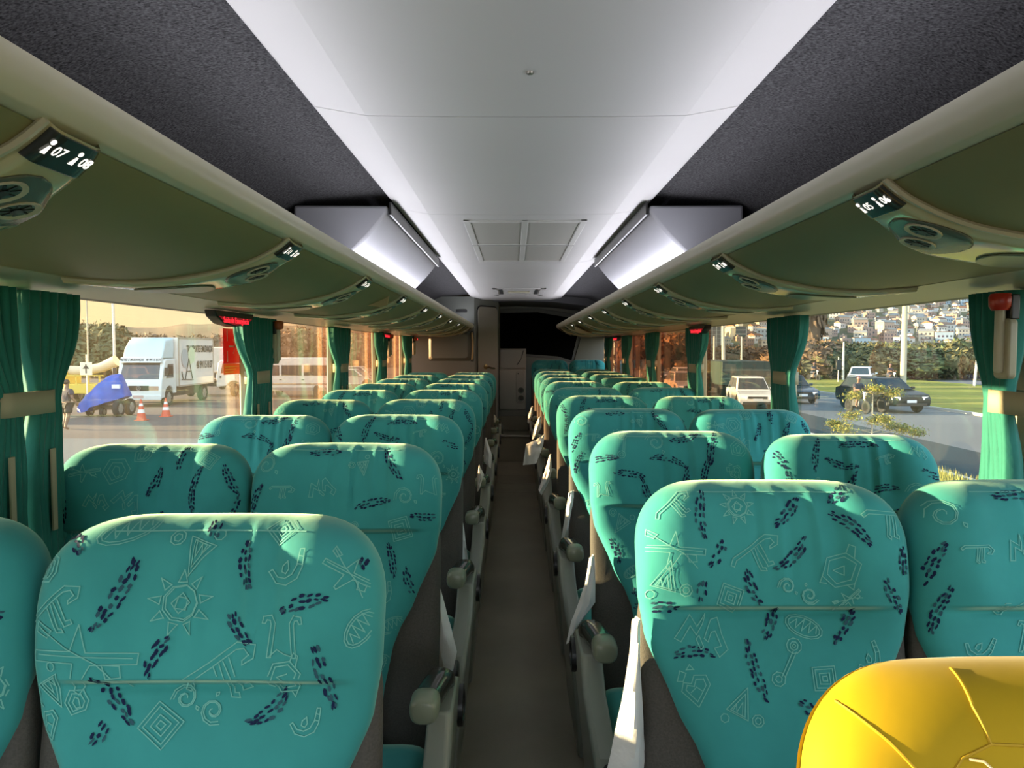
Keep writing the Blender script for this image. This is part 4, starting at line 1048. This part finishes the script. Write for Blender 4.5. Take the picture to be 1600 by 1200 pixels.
def car(name, lab, x, y, paint, L=4.2, W=1.75, H=1.45, r=.32, hood=1.05, yaw=0.0, suv=False, boot=.35, clad=None, lights=True):
    t = empty(name, (x, y, GZ + .012), yaw)
    zb, zm = (.30 if suv else .22), (.98 if suv else .86)
    yf, yr_ = -L/2, L/2; wf, wr_ = yf + .82, yr_ - .80
    def arch(yc): return [(yc + (r+.07)*math.cos(a), max(zb, r + (r+.07)*math.sin(a))) for a in [PI - PI*i/10 for i in range(11)]]
    prof = [(yf+.05, zb+.05)] + arch(wf) + arch(wr_) + [(yr_-.05, zb+.08), (yr_, zb+.35), (yr_-.03, zm-.02), (yr_-boot, zm+.05), (yf+hood+.1, zm+.02), (yf+hood*.5, zm-.06), (yf+.12, zm-.14), (yf, zm-.30), (yf, zb+.2)]
    rows = [[(sx*W/2*f, yy, z) for yy, z in prof] for sx, f in ((-1, .93), (-1, 1.0), (1, 1.0), (1, .93))]
    # slight tumble at the sides: middle rows full width
    rows[0] = [(p[0], p[1]*.985, p[2]) for p in rows[0]]; rows[3] = [(p[0], p[1]*.985, p[2]) for p in rows[3]]
    MB().rings(rows).build('body', paint, t, bevel=.03, sharp=40)
    c0, c1, r0, r1 = yf + hood, yr_ - boot*.6, yf + hood + .75, yr_ - boot - .28
    wb, wt = W/2*.95, W/2*.74
    MB().hexa([(-wb,c0,zm-.02),(wb,c0,zm-.02),(wb,c1,zm-.02),(-wb,c1,zm-.02),(-wt,r0,H),(wt,r0,H),(wt,r1,H),(-wt,r1,H)]).build('cabin', paint, t, bevel=.06, seg=3)
    def face(a, b_, c, d, k0=.06, k1=.94, u0=.05, u1=.95):
        a, b_, c, d = map(Vector, (a, b_, c, d)); n = (b_-a).cross(d-a).normalized()*.012
        P = lambda u, v: (a*(1-u) + b_*u)*(1-v) + (d*(1-u) + c*u)*v
        q = [P(u0,k0), P(u1,k0), P(u1,k1), P(u0,k1)]
        return [p + n for p in q], [p - n*.5 for p in q]
    A = [(-wb,c0,zm),(wb,c0,zm),(wb,c1,zm),(-wb,c1,zm)]; T = [(-wt,r0,H),(wt,r0,H),(wt,r1,H),(-wt,r1,H)]
    for nm, i, j, splits in (('windscreen',0,1,[(.05,.95)]), ('side_window',1,2,[(.07,.50),(.54,.92)]), ('rear_window',2,3,[(.08,.92)]), ('side_window',3,0,[(.08,.46),(.50,.93)])):
        for u0, u1 in splits:
            o, n = face(A[i], A[j], T[j], T[i], .10, .88, u0, u1); MB().rings([o, n]).build(nm, M_glass, t)
    for sx in (-1, 1):
        wheel(t, sx*(W/2 - .10), wf, r); wheel(t, sx*(W/2 - .10), wr_, r)
        if lights: MB().hexa([(sx*W*.30, yf-.012, zm-.36),(sx*W*.46, yf+.05, zm-.36),(sx*W*.47,yf+.12,zm-.34),(sx*W*.30,yf+.06,zm-.36),(sx*W*.28,yf-.012,zm-.24),(sx*W*.46,yf+.06,zm-.22),(sx*W*.47,yf+.16,zm-.2),(sx*W*.28,yf+.06,zm-.22)]).build('headlight', M_lampw, t)
        MB().box((sx*W*.40-.12, yr_-.02, zm-.28), (sx*W*.40+.12, yr_+.012, zm-.10)).build('tail_light', M_tail, t)
        MB().box((sx*(W/2+.06)-.09, c0+.28, zm+.04), (sx*(W/2+.06)+.09, c0+.38, zm+.17)).build('wing_mirror', paint, t, bevel=.03)
    MB().box((-W*.26, yf-.010, zm-.34), (W*.26, yf+.03, zm-.22)).build('grille', M_black, t, bevel=.01)
    MB().box((-W*.40, yf-.012, zb+.05), (W*.40, yf+.03, zb+.17)).build('lower_intake', M_black, t, bevel=.01)
    MB().box((-.22, yf-.024, zb+.20), (.22, yf-.010, zb+.32)).build('number_plate', M_plate, t)
    if suv:
        for sx in (-1, 1): MB().tube([(sx*wt*.92, r0+.15, H+.05), (sx*wt*.92, r1-.1, H+.05)], .02, 6).build('roof_rail', M_black, t)
    return tag(t, lab, 'car')
P_black = mat('black_paint', (.010,.014,.015), .3, spec=.35, coat=.1); P_white = mat('white_paint', (.78,.74,.64), .25, coat=.4); P_dark = mat('dark_blue_paint', (.02,.04,.055), .2, coat=.5); P_whiteb = mat('cool_white_paint', (.68,.76,.74), .25, coat=.4)
car('car', 'black SUV with lit headlamps driving past behind the young tree', 17.2, 34.6, P_black, 4.7, 1.82, 1.52, .35, 1.05, suv=True, yaw=.10)
car('car', 'dark car nearest the second right curtain, coming along the road', 14.9, 40.0, P_dark, 4.2, 1.75, 1.46)
car('car', 'white hatchback beside the dark green trailer, seen left of the second right curtain', 11.6, 36.2, P_white, 3.8, 1.7, 1.5, boot=.2, yaw=-.12)
car('car', 'white hatchback driving away on the far side of the grass', 27.2, 57.5, P_whiteb, 3.9, 1.7, 1.5, boot=.15, yaw=PI - .55)
car('car', 'silver car half hidden behind the third right curtain', 10.6, 46.0, mat('silver_paint', (.5,.46,.42), .3, metal=.3), 4.0, 1.7, 1.45)
car('car', 'small dark car far back on the right beyond the fourth curtain', 12.6, 66.0, P_dark, 4.0, 1.7, 1.45)
car('car', 'pale car far back on the right near the tied curtains', 13.4, 58.0, P_white, 4.0, 1.7, 1.4)
car('car', 'small pale car beyond the third left curtain', -11.9, 54.0, P_white, 4.2, 1.7, 1.4, yaw=PI/2)
car('car', 'low silver car parked right of the white minibus', -13.2, 62.0, mat('silver_paint2', (.6,.52,.42), .3), 4.4, 1.75, 1.4, yaw=PI/2)
car('car', 'white car cut off by the nearest left curtain, beside the walking person', -20.9, 30.2, P_white, 4.2, 1.75, 1.9, suv=True)
# pickup with white cab beyond the trailer
car('car', 'light blue van with big windows behind the third right curtain', 14.2, 52.0, P_whiteb, 4.3, 1.75, 1.95, .32, .35, boot=.15)

# dark green trailer
x0, x1, Y = at(1128, 600, 43).x, at(1204, 600, 43).x, 43
t = empty('box_trailer', ((x0+x1)/2, 46, GZ)); w = (x1-x0)/2
MB().box((-w, -3, .75), (w, 3.2, 2.15)).build('box', mat('dark_green_panel', (.022,.050,.042), .5), t, bevel=.03)
for z in (1.12, 1.62): MB().box((-w-.01, -3.02, z), (w+.01, -2.98, z+.05)).build('rail', mat('green_edge', (.10,.17,.14), .5), t)
for sx in (-1, 1): wheel(t, sx*(w-.3), 2.0, .42, .3); wheel(t, sx*(w-.3), -1.8, .42, .3)
MB().box((-w*.9, -2.6, .5), (w*.9, 3, .75)).build('chassis', M_dark, t)
tag(t, 'long dark green box trailer on the right-hand road', 'trailer')

# ---- removal truck on the left
t = empty('removal_truck', (-18.42, 36.0, GZ)); P_tr = mat('truck_white', (.66,.68,.62), .35, coat=.2); P_box = mat('truck_box_white', (.70,.66,.58), .5)
W_ = 1.12
cabp = [(0, .42), (-.02, .95), (.06, 1.32), (.42, 2.28), (.62, 2.38), (1.62, 2.38), (1.62, .62), (1.32, .62)] + [(.86 + .50*math.cos(a), .50 + .52*math.sin(a)) for a in [PI*i/8 for i in range(1, 8)]] + [(.36, .46)]
MB().rings([[(sx*W_, y, z) for y, z in cabp] for sx in (-1, 1)]).build('cab', P_tr, t, bevel=.05, seg=3, sharp=40)
ws = [(-.97,.105,1.38),(.97,.105,1.38),(.90,.395,2.16),(-.90,.395,2.16)]
MB().rings([[Vector(p) + Vector((0,-.03,.008)) for p in ws], [Vector(p) + Vector((0,.02,0)) for p in ws]]).build('windscreen', M_glass, t)
for sx in (-1, 1):
    sw = [(.50,1.42),(1.28,1.42),(1.28,2.12),(.70,2.12)]
    MB().rings([[(sx*(W_+.012), y, z) for y, z in sw], [(sx*(W_-.02), y, z) for y, z in sw]]).build('side_window', M_glass, t)
    MB().box((sx*(W_+.17)-.10, .18, 1.55), (sx*(W_+.17)+.10, .25, 1.95)).build('wing_mirror', M_black, t, bevel=.02)
    MB().box((sx*.74-.24, -.035, .84), (sx*.74+.24, .02, 1.05)).build('headlight', mat('truck_lamp', (.45,.30,.2), .2), t, bevel=.02)
    for yy in (.86, 5.1): wheel(t, sx*(W_-.16), yy, .44, .28)
MB().box((-.50, -.035, .82), (.50, .02, 1.07)).build('grille', M_black, t, bevel=.01)
Me = frame((0, -.040, .945), (1, 0, 0), (0, 0, 1)); e = MB()
e.tube([Me @ Vector((.095*math.cos(a), .095*math.sin(a), 0)) for a in [2*PI*i/20 for i in range(21)]], .010, 6)
for i in range(3):
    a = PI/2 + i*2*PI/3; e.add([Me @ Vector(p) for p in ((.09*math.cos(a), .09*math.sin(a), .004), (.016*math.cos(a+.9), .016*math.sin(a+.9), .004), (.016*math.cos(a-.9), .016*math.sin(a-.9), .004))], [(0,1,2)])
e.build('emblem', M_hub, t)
MB().box((-1.10, -.06, .36), (1.10, .05, .62)).build('bumper', P_tr, t, bevel=.03)
MB().box((-.26, -.075, .46), (.26, -.058, .60)).build('number_plate', mat('red_plate', (.5,.35,.3), .5), t)
vz = MB().hexa([(-1.02,.17,2.20),(1.02,.17,2.20),(1.02,.40,2.18),(-1.02,.40,2.18),(-1.0,.30,2.46),(1.0,.30,2.46),(1.0,.5,2.44),(-1.0,.5,2.44)]).build('sun_visor', P_tr, t, bevel=.015)
M_let = mat('truck_lettering', (.012,.02,.018), .6)
text_part('lettering', 'FRETES E MUDANÇAS   48 99115 8137', .175, M_let, vz, frame((0, .228, 2.33), (1,0,0), (0,.13,.26)), .002, sx=.70, bold=.006)
df = MB().rings([[(-.98,.40,2.42),(.98,.40,2.42),(1.0,1.6,2.40),(-1.0,1.6,2.40)], [(-.98,.62,2.9),(.98,.62,2.9),(1.04,1.6,2.9),(-1.04,1.6,2.9)], [(-.9,.95,3.32),(.9,.95,3.32),(1.04,1.6,3.38),(-1.04,1.6,3.38)], [(-.8,1.2,3.42),(.8,1.2,3.42),(.95,1.6,3.46),(-.95,1.6,3.46)]])
dfo = df.build('wind_deflector', mat('deflector', (.56,.66,.64), .3), t, bevel=.06, seg=3)
bx = MB().box((-1.2, 1.72, .95), (1.2, 6.1, 3.46)).build('cargo_box', P_box, t, bevel=.03)
b = MB()
for z in (.96, 3.42):
    for sx in (-1, 1): b.box((sx*1.205-.02, 1.72, z-.03), (sx*1.205+.02, 6.1, z+.05))
for y in (1.74, 6.06): b.box((1.185, y-.04, .95), (1.225, y+.04, 3.46))
b.build('edge_trim', mat('trim_brown', (.40,.34,.26), .5), bx)
text_part('lettering', 'TRANSPORTES E MUDANÇAS', .50, M_let, bx, frame((1.226, 4.30, 2.86), (0,1,0), (0,0,1)), .002, sx=.50, bold=.012)
text_part('lettering', '48 99115 8137', .56, M_let, bx, frame((1.226, 4.85, 2.00), (0,1,0), (0,0,1)), .002, sx=.62, bold=.012)
lg = MB(); Ml = frame((1.226, 2.75, 1.4), (0,1,0), (0,0,1))
lg.rings([[Ml @ Vector((x*.38 - .35, y*.50 + 1.0, z)) for x, y in circ(1, 18)[:-1]] for z in (0, .004)], 0)
lg.rings([[Ml @ Vector((x + .35, y + .9, z)) for x, y in [(-.3,-.3),(.45,-.1),(.5,.55),(.0,.7),(-.3,.4)]] for z in (0, .005)], 1)
for a, c in (((-.35,-.1),(.1,1.0)), ((.1,1.0),(.5,-.1)), ((-.15,.3),(.35,.3)), ((-.75,-.1),(.6,-.15)), ((-.75,.3),(-.6,-.1))):
    lg.tube([Ml @ Vector((*a, .01)), Ml @ Vector((*c, .01))], .022, 5, 2)
lg.build('painted_logo', [mat('logo_grey', (.45,.46,.44), .6), mat('logo_green', (.60,.64,.42), .6), M_let], bx)
MB().box((-.9, 1.5, .45), (.9, 5.9, .94)).build('chassis', mat('chassis_dark', (.06,.045,.035), .7), t)
tag(t, 'white removal truck with lettered cargo box parked facing the coach', 'truck')

# ---- vehicle under a blue tarpaulin
q = at(165, 600, 31.5); t = empty('covered_trike', (q.x, 31.5, GZ))
b = MB(); rows = []
for i in range(15):
    f = i/14; x = -1.02 + 1.98*f
    ht = [.66,.80,.94,1.08,1.22,1.35,1.47,1.58,1.68,1.76,1.80,1.80,1.78,1.42,1.00][i]; lo = [.20,.18,.19,.22,.27,.42,.46,.50,.55,.60,.64,.68,.72,.78,.84][i]
    hw = .25 + .45*math.sin(PI*min(.98, f*.85 + .12))
    row = []
    for k in range(22):
        a = PI*k/21; y = -hw*math.cos(a)*(1 - .25*math.sin(a)**3); z = lo + (ht - lo)*math.sin(a)**.62
        row.append((x + .03*noise.noise(Vector((x*3, y*4, z*3))), y + .05*noise.noise(Vector((x*4, z*5, 2)))*math.sin(a), z + .035*math.sin(x*13 + y*5)*math.sin(a)*(.4 + .6*abs(math.cos(a)))))
    rows.append(row)
b.rings(rows, cap=True, closed=True)
tp = b.build('tarpaulin', mat('blue_tarp', (.018,.085,.40), .5, var=.15, vscale=4, bump=.5, bscale=5), t, sharp=50)
MB().box((.62, -.66, 1.22), (.94, -.56, 1.38)).build('white_patch', mat('patch_white', (.75,.75,.8), .5), tp)
wheel(t, .78, -.45, .36, .22); wheel(t, .78, .45, .36, .22); wheel(t, .02, -.30, .20, .15); wheel(t, -.70, .0, .24, .16)
MB().box((-.9, -.28, .28), (.8, .28, .44)).build('frame', M_dark, t, bevel=.02)
tag(t, 'small vehicle under a blue tarpaulin with one wheel showing', 'covered vehicle')
# ---- yellow machine with beige boom behind it
q = at(92, 600, 38); t = empty('yellow_loader', (q.x, 38, GZ)); M_ly = mat('loader_yellow', (.62,.46,.06), .5)
MB().box((-.3, 0, .55), (2.3, 1.8, 1.05)).build('bed', M_ly, t, bevel=.03)
MB().box((-.6, .2, .55), (.25, 1.6, 1.95)).build('cab', M_ly, t, bevel=.06)
MB().tube([(-.2, .6, 1.75), (1.0, .6, 1.72), (1.9, .6, 1.90), (2.7, .6, 2.25)], [.26,.24,.26,.30], 14).build('rolled_canvas', mat('boom_beige', (.62,.52,.34), .6), t)
b = MB()
for x in (.3, .9, 1.5, 2.1): b.box((x-.03, -.02, 1.0), (x+.03, .04, 1.5))
b.box((.2, -.02, 1.46), (2.3, .05, 1.53)); b.build('side_rails', M_ly, t)
for x in (0, 1.9): wheel(t, x, .1, .40, .25); wheel(t, x, 1.7, .40, .25)
tag(t, 'yellow flatbed machine carrying a beige rolled canvas behind the blue tarpaulin', 'machine')
# ---- traffic cones
M_cone = mat('cone_orange', (.62,.09,.035), .5); M_conew = mat('cone_white', (.80,.76,.68), .5)
for px, pb, h, lab in ((221, 657, .86, 'orange and white traffic cone in front of the truck radiator'), (259.5, 651, .80, 'orange and white traffic cone by the front wheel of the truck')):
    p = ground(px, pb); t = empty('traffic_cone', (p.x, p.y, GZ))
    R_ = lambda z: .17*(1 - z/h) + .028
    for a, c, m, nm in ((.03, .36, M_cone, 'body'), (.36, .52, M_conew, 'band'), (.52, .68, M_cone, 'body'), (.68, .80, M_conew, 'band'), (.80, 1.0, M_cone, 'tip')):
        MB().lathe([(0, a*h), (R_(a*h), a*h), (R_(c*h), c*h), (0, c*h)], 16).build(nm, m, t)
    MB().box((-.21, -.21, 0), (.21, .21, .035)).build('base', M_cone, t, bevel=.01)
    tag(t, lab, 'traffic cone')
# ---- small white truck seen side on, nose to +x
def side_vehicle(Y, px0, px1, pb): return at(px0, pb, Y).x, at(px1, pb, Y).x
xa = at(338, 600, 44.5).x; t = empty('flatbed_truck', (xa, 44.5, GZ))
pf = [(0, .55), (0, 1.2), (.12, 2.05), (.3, 2.2), (1.25, 2.2), (1.75, 1.45), (2.1, 1.3), (2.15, .5)]
pf2 = pf + [(1.05 + .48*math.cos(a), .45 + .48*math.sin(a)) for a in [PI*i/8 for i in range(9)] if .45 + .48*math.sin(a) > .5]
MB().rings([[(x, y, z) for x, z in pf2] for y in (0, 1.6)]).build('cab', P_white, t, bevel=.05, seg=3, sharp=40)
for y in (-.012, 1.612): MB().rings([[(x, y + e_, z) for x, z in [(.28,1.4),(1.5,1.4),(1.18,2.05),(.42,2.05)]] for e_ in (-.004, .004)]).build('side_window', M_glass, t)
MB().box((.22, -.03, 1.12), (.32, 0, 1.22)).build('door_handle', M_black, t)
MB().box((-2.6, .05, .95), (-.05, 1.55, 1.05)).build('bed', mat('bed_brown', (.22,.14,.10), .7), t); MB().box((-2.6, .2, .6), (0, 1.4, .94)).build('chassis', M_dark, t)
for x in (1.05, -1.6): wheel(t, x, .1, .40, .26); wheel(t, x, 1.5, .40, .26)
tag(t, 'white flatbed truck seen side on, right behind the removal truck', 'truck')
xa, xb, Y = at(333, 600, 52).x, at(384, 600, 52).x, 52
t = empty('tarped_lorry', (xa, 52, GZ))
MB().hexa([(0,0,1.2),(3.2,0,1.2),(3.2,2.2,1.2),(0,2.2,1.2),(0,0,3.0),(3.2,0,3.1),(3.2,2.2,3.1),(0,2.2,3.0)]).build('load_cover', mat('cover_pinkish', (.55,.46,.38), .7, var=.1, vscale=2), t, bevel=.08)
MB().box((0, .1, .6), (3.2, 2.1, 1.18)).build('bed', M_dark, t)
for x in (.6, 2.5): wheel(t, x, .15, .45, .28); wheel(t, x, 2.0, .45, .28)
tag(t, 'lorry with a beige covered load behind the removal truck', 'truck')
# ---- white minibus, side on
xa, xb = at(402, 600, 43).x, at(518, 600, 43).x; t = empty('minibus', (xa, 43, GZ)); L = xb - xa
pf = [(0, .42), (0, 1.5), (.12, 2.25), (.35, 2.36), (L-.4, 2.36), (L-.12, 2.25), (L-.02, 1.4), (L, .42)]
bd = MB().rings([[(x, y, z) for x, z in pf] for y in (0, 1.95)]).build('body', mat('minibus_white', (.74,.70,.64), .35, coat=.3), t, bevel=.07, seg=3, sharp=40)
for a, c in ((.06, .30), (.33, .60), (.63, .94)):
    MB().rings([[(L*x, y, z) for x, z in ((a,1.32),(c,1.32),(c,1.92),(a,1.92))] for y in (-.02, .02)]).build('side_window', M_glass, t)
MB().box((.05, -.02, .78), (L-.05, .01, .86)).build('rub_strip', mat('strip_brown', (.34,.22,.16), .6), t)
MB().box((.1, -.015, .42), (L-.1, .02, .62)).build('skirt', mat('skirt_grey', (.35,.30,.26), .6), t)
for z in (1.05,):
    for x in (.3, .6): MB().box((L*x, -.025, z), (L*x+.14, 0, z+.04)).build('door_handle', M_black, t)
for x in (L*.80, L*.16): wheel(t, x, .10, .38, .24); wheel(t, x, 1.85, .38, .24)
tag(t, 'long white minibus parked side on beyond the second left curtain', 'minibus')

# ---- walking person
def figure(loc, rz, skin_m, shirt_m, shorts_m, lab, hair_m, sit=False):
    t = empty('person', loc, rz)
    if not sit:
        J = [(0,0,.92),(0,.01,1.12),(0,0,1.32),(0,0,1.46),(0,-.02,1.56),(0,-.03,1.65),(0,-.02,1.73),
             (.18,0,1.40),(.24,.05,1.14),(.24,-.06,.92),(.24,-.10,.82),(-.18,0,1.40),(-.25,.02,1.14),(-.26,-.12,.94),(-.26,-.16,.84),
             (.09,0,.88),(.10,-.06,.50),(.10,.04,.09),(.10,-.10,.035),(-.09,0,.88),(-.11,.05,.50),(-.11,.16,.10),(-.11,.03,.035)]
    else:
        J = [(0,.1,.80),(0,.08,1.0),(0,.02,1.2),(0,0,1.32),(0,-.04,1.42),(0,-.06,1.50),(0,-.05,1.58),
             (.18,0,1.26),(.26,-.14,1.06),(.24,-.40,1.05),(.22,-.48,1.05),(-.18,0,1.26),(-.26,-.14,1.06),(-.24,-.40,1.05),(-.22,-.48,1.05),
             (.10,.05,.80),(.18,-.28,.72),(.17,-.12,.34),(.17,-.24,.30),(-.10,.05,.80),(-.18,-.28,.72),(-.17,-.12,.34),(-.17,-.24,.30)]
    Ra = [.135,.125,.145,.075,.055,.085,.075,.07,.046,.036,.04,.07,.046,.036,.04,.10,.062,.040,.04,.10,.062,.040,.04]
    E = [(0,1),(1,2),(2,3),(3,4),(4,5),(5,6),(2,7),(7,8),(8,9),(9,10),(2,11),(11,12),(12,13),(13,14),(0,15),(15,16),(16,17),(17,18),(0,19),(19,20),(20,21),(21,22)]
    def skin(name, idx, rad, m, cut=None):
        me = bpy.data.meshes.new(name); mp = {}; vs = []
        for i in idx: mp[i] = len(vs); vs.append(Vector(J[i]))
        es = [(mp[a], mp[c]) for a, c in E if a in mp and c in mp]
        rr = [rad(i) for i in idx]
        for (i, k, f) in (cut or []):
            mp2 = len(vs); vs.append(Vector(J[i])*(1-f) + Vector(J[k])*f); es.append((mp[i], mp2)); rr.append(rad(k)*1.15)
        me.from_pydata(vs, es, []); o = bpy.data.objects.new(name, me); COL.objects.link(o); o.parent = t
        sk = o.modifiers.new('skin', 'SKIN')
        for i, q in enumerate(me.skin_vertices[0].data): q.radius = (rr[i], rr[i]*.82); q.use_root = (i == 0)
        o.modifiers.new('sub', 'SUBSURF').render_levels = 2; me.materials.append(m); return o
    skin('body', list(range(23)), lambda i: Ra[i], skin_m)
    skin('shirt', [0,1,2,3,7,11], lambda i: {0:.16,1:.15,2:.17,3:.07}.get(i, .085), shirt_m, [(7,8,.7),(11,12,.7)])
    skin('shorts', [0,15,19], lambda i: {0:.150}.get(i, .115), shorts_m, [(15,16,.85),(19,20,.85)])
    MB().sphere((J[6][0], J[6][1]+.012, J[6][2]-.03), .098, 12, 0, (.92, 1.05, .95)).build('hair' if hair_m is not M_white else 'helmet', hair_m, t)
    return tag(t, lab, 'person')
M_skin = mat('skin_brown', (.20,.11,.07), .6)
p = ground(105, 671)
figure((p.x, p.y, GZ), PI*.9, M_skin, mat('dark_shirt', (.045,.04,.055), .8), mat('dark_shorts', (.02,.02,.02), .8), 'person in dark shirt and black shorts standing beside the blue tarpaulin', mat('dark_hair', (.03,.02,.015), .7)).scale = (1.2, 1.2, 1.0)
# ---- motorcycles with riders
def motorbike(x, y, rz, lab, lab2):
    t = empty('motorcycle', (x, y, GZ + .012), rz)
    wheel(t, 0, -.62, .30, .10); wheel(t, 0, .62, .30, .12)
    MB().tube([(0,-.62,.3),(0,-.45,.75),(0,-.38,1.0)], .03, 8).build('fork', M_hub, t)
    MB().tube([(-.34,-.34,1.02),(0,-.40,1.0),(.34,-.34,1.02)], .02, 8).build('handlebar', M_black, t)
    MB().sphere((0,-.15,.78), .17, 10, 0, (.8,1.5,.8)).build('fuel_tank', P_black, t)
    MB().box((-.13,.05,.70), (.13,.70,.80)).build('saddle', M_black, t, bevel=.03)
    MB().box((-.14,-.28,.30), (.14,.25,.62)).build('engine', mat('engine_grey', (.12,.12,.12), .4, metal=.5), t, bevel=.03)
    MB().sphere((0,-.50,.88), .09, 10).build('headlight', M_lampw, t)
    tag(t, lab, 'motorcycle')
    figure((x - .15*math.sin(rz)*0, y, GZ + .012), rz, M_skin, mat('rider_jacket', (.05,.045,.05), .8), mat('rider_trousers', (.04,.05,.08), .8), lab2, mat('helmet_red', (.25,.12,.10), .2), sit=True)
p = at(1341, 600, 33.0); motorbike(p.x, 33.0, .15, 'motorcycle partly hidden behind the young tree, beside the black car', 'rider on the motorcycle partly hidden behind the young tree')
p = at(1390, 600, 60.0); motorbike(p.x, 60.0, .3, 'dark motorcycle on the far road just left of the thick pole', 'rider on the dark motorcycle just left of the thick pole')
p = at(1271, 600, 66.0); motorbike(p.x, 66.0, .3, 'motorcycle far off below the tall straggly tree', 'rider far off below the tall straggly tree')
# ================================================================== light
w = bpy.data.worlds.new('sky'); SC.world = w; w.use_nodes = True
nt = w.node_tree; nt.nodes.clear(); N = nt.nodes.new; Lk = nt.links.new
out = N('ShaderNodeOutputWorld'); bg = N('ShaderNodeBackground'); tc = N('ShaderNodeTexCoord'); sp = N('ShaderNodeSeparateXYZ')
Lk(tc.outputs['Generated'], sp.inputs[0])
up = N('ShaderNodeValToRGB'); e = up.color_ramp.elements
e[0].position = 0.0; e[0].color = (.62,.62,.60,1); e[1].position = 1.0; e[1].color = (.20,.36,.62,1)
for pos, c in ((.06, (.72,.70,.64,1)), (.25, (.50,.62,.74,1))): k = up.color_ramp.elements.new(pos); k.color = c
Lk(sp.outputs['Z'], up.inputs['Fac'])
# warm glow around the low sun in the west (-x)
dt = N('ShaderNodeVectorMath'); dt.operation = 'DOT_PRODUCT'; dt.inputs[1].default_value = (-.93, .36, .10); Lk(tc.outputs['Generated'], dt.inputs[0])
gr = N('ShaderNodeMapRange'); gr.inputs['From Min'].default_value = .25; gr.inputs['From Max'].default_value = .98; Lk(dt.outputs['Value'], gr.inputs['Value'])
zf = N('ShaderNodeMapRange'); zf.inputs['From Min'].default_value = .0; zf.inputs['From Max'].default_value = .55; zf.inputs['To Min'].default_value = 1; zf.inputs['To Max'].default_value = 0; Lk(sp.outputs['Z'], zf.inputs['Value'])
mu = N('ShaderNodeMath'); mu.operation = 'MULTIPLY'; Lk(gr.outputs[0], mu.inputs[0]); Lk(zf.outputs[0], mu.inputs[1])
mx = N('ShaderNodeMix'); mx.data_type = 'RGBA'; Lk(mu.outputs[0], mx.inputs['Factor']); Lk(up.outputs['Color'], mx.inputs[6]); mx.inputs[7].default_value = (1.0, .66, .24, 1)
Lk(mx.outputs[2], bg.inputs['Color'])
# sky ahead of the windscreen (-y) is boosted as added fill for the cabin
fb = N('ShaderNodeMapRange'); fb.inputs['From Min'].default_value = .2; fb.inputs['From Max'].default_value = -.7; fb.inputs['To Min'].default_value = 1.5; fb.inputs['To Max'].default_value = 5.8
Lk(sp.outputs['Y'], fb.inputs['Value']); Lk(fb.outputs[0], bg.inputs['Strength'])
Lk(bg.outputs[0], out.inputs['Surface'])
sd = bpy.data.lights.new('sun', 'SUN'); sd.energy = 24; sd.color = (1, .79, .46); sd.angle = math.radians(.6)
so = bpy.data.objects.new('sun', sd); COL.objects.link(so)
SUN_DIR = Vector((1, -.08, -.10)).normalized()
so.rotation_euler = SUN_DIR.to_track_quat('-Z', 'Y').to_euler(); so.location = (-20, 0, 8)
# cool white tubes lying on the racks behind the rails
for sx in (-1, 1):
    ld = bpy.data.lights.new('rack_tube', 'AREA'); ld.shape = 'RECTANGLE'; ld.size = .05; ld.size_y = 9.6; ld.energy = 29; ld.color = (.90, .90, 1.0)
    lo = bpy.data.objects.new('rack_tube', ld); COL.objects.link(lo); lo.location = (sx*.60, 3.6, ZC + .30)
    lo.rotation_euler = (0, PI - sx*.22 if sx > 0 else PI + .22, 0)
SC.view_settings.view_transform = 'Standard'; SC.view_settings.look = 'None'; SC.view_settings.gamma = 1.0; SC.view_settings.use_curve_mapping = False
SC.view_settings.exposure = 0.0
SC.cycles.max_bounces = 10; SC.cycles.diffuse_bounces = 5; SC.cycles.transparent_max_bounces = 24; SC.cycles.use_denoising = True
SC.cycles.caustics_reflective = False; SC.cycles.caustics_refractive = False; SC.cycles.sample_clamp_indirect = 6
# drop the unlinked prototypes
for o in list(bpy.data.objects):
    if o.users == 0 or o.name not in SC.objects: bpy.data.objects.remove(o)
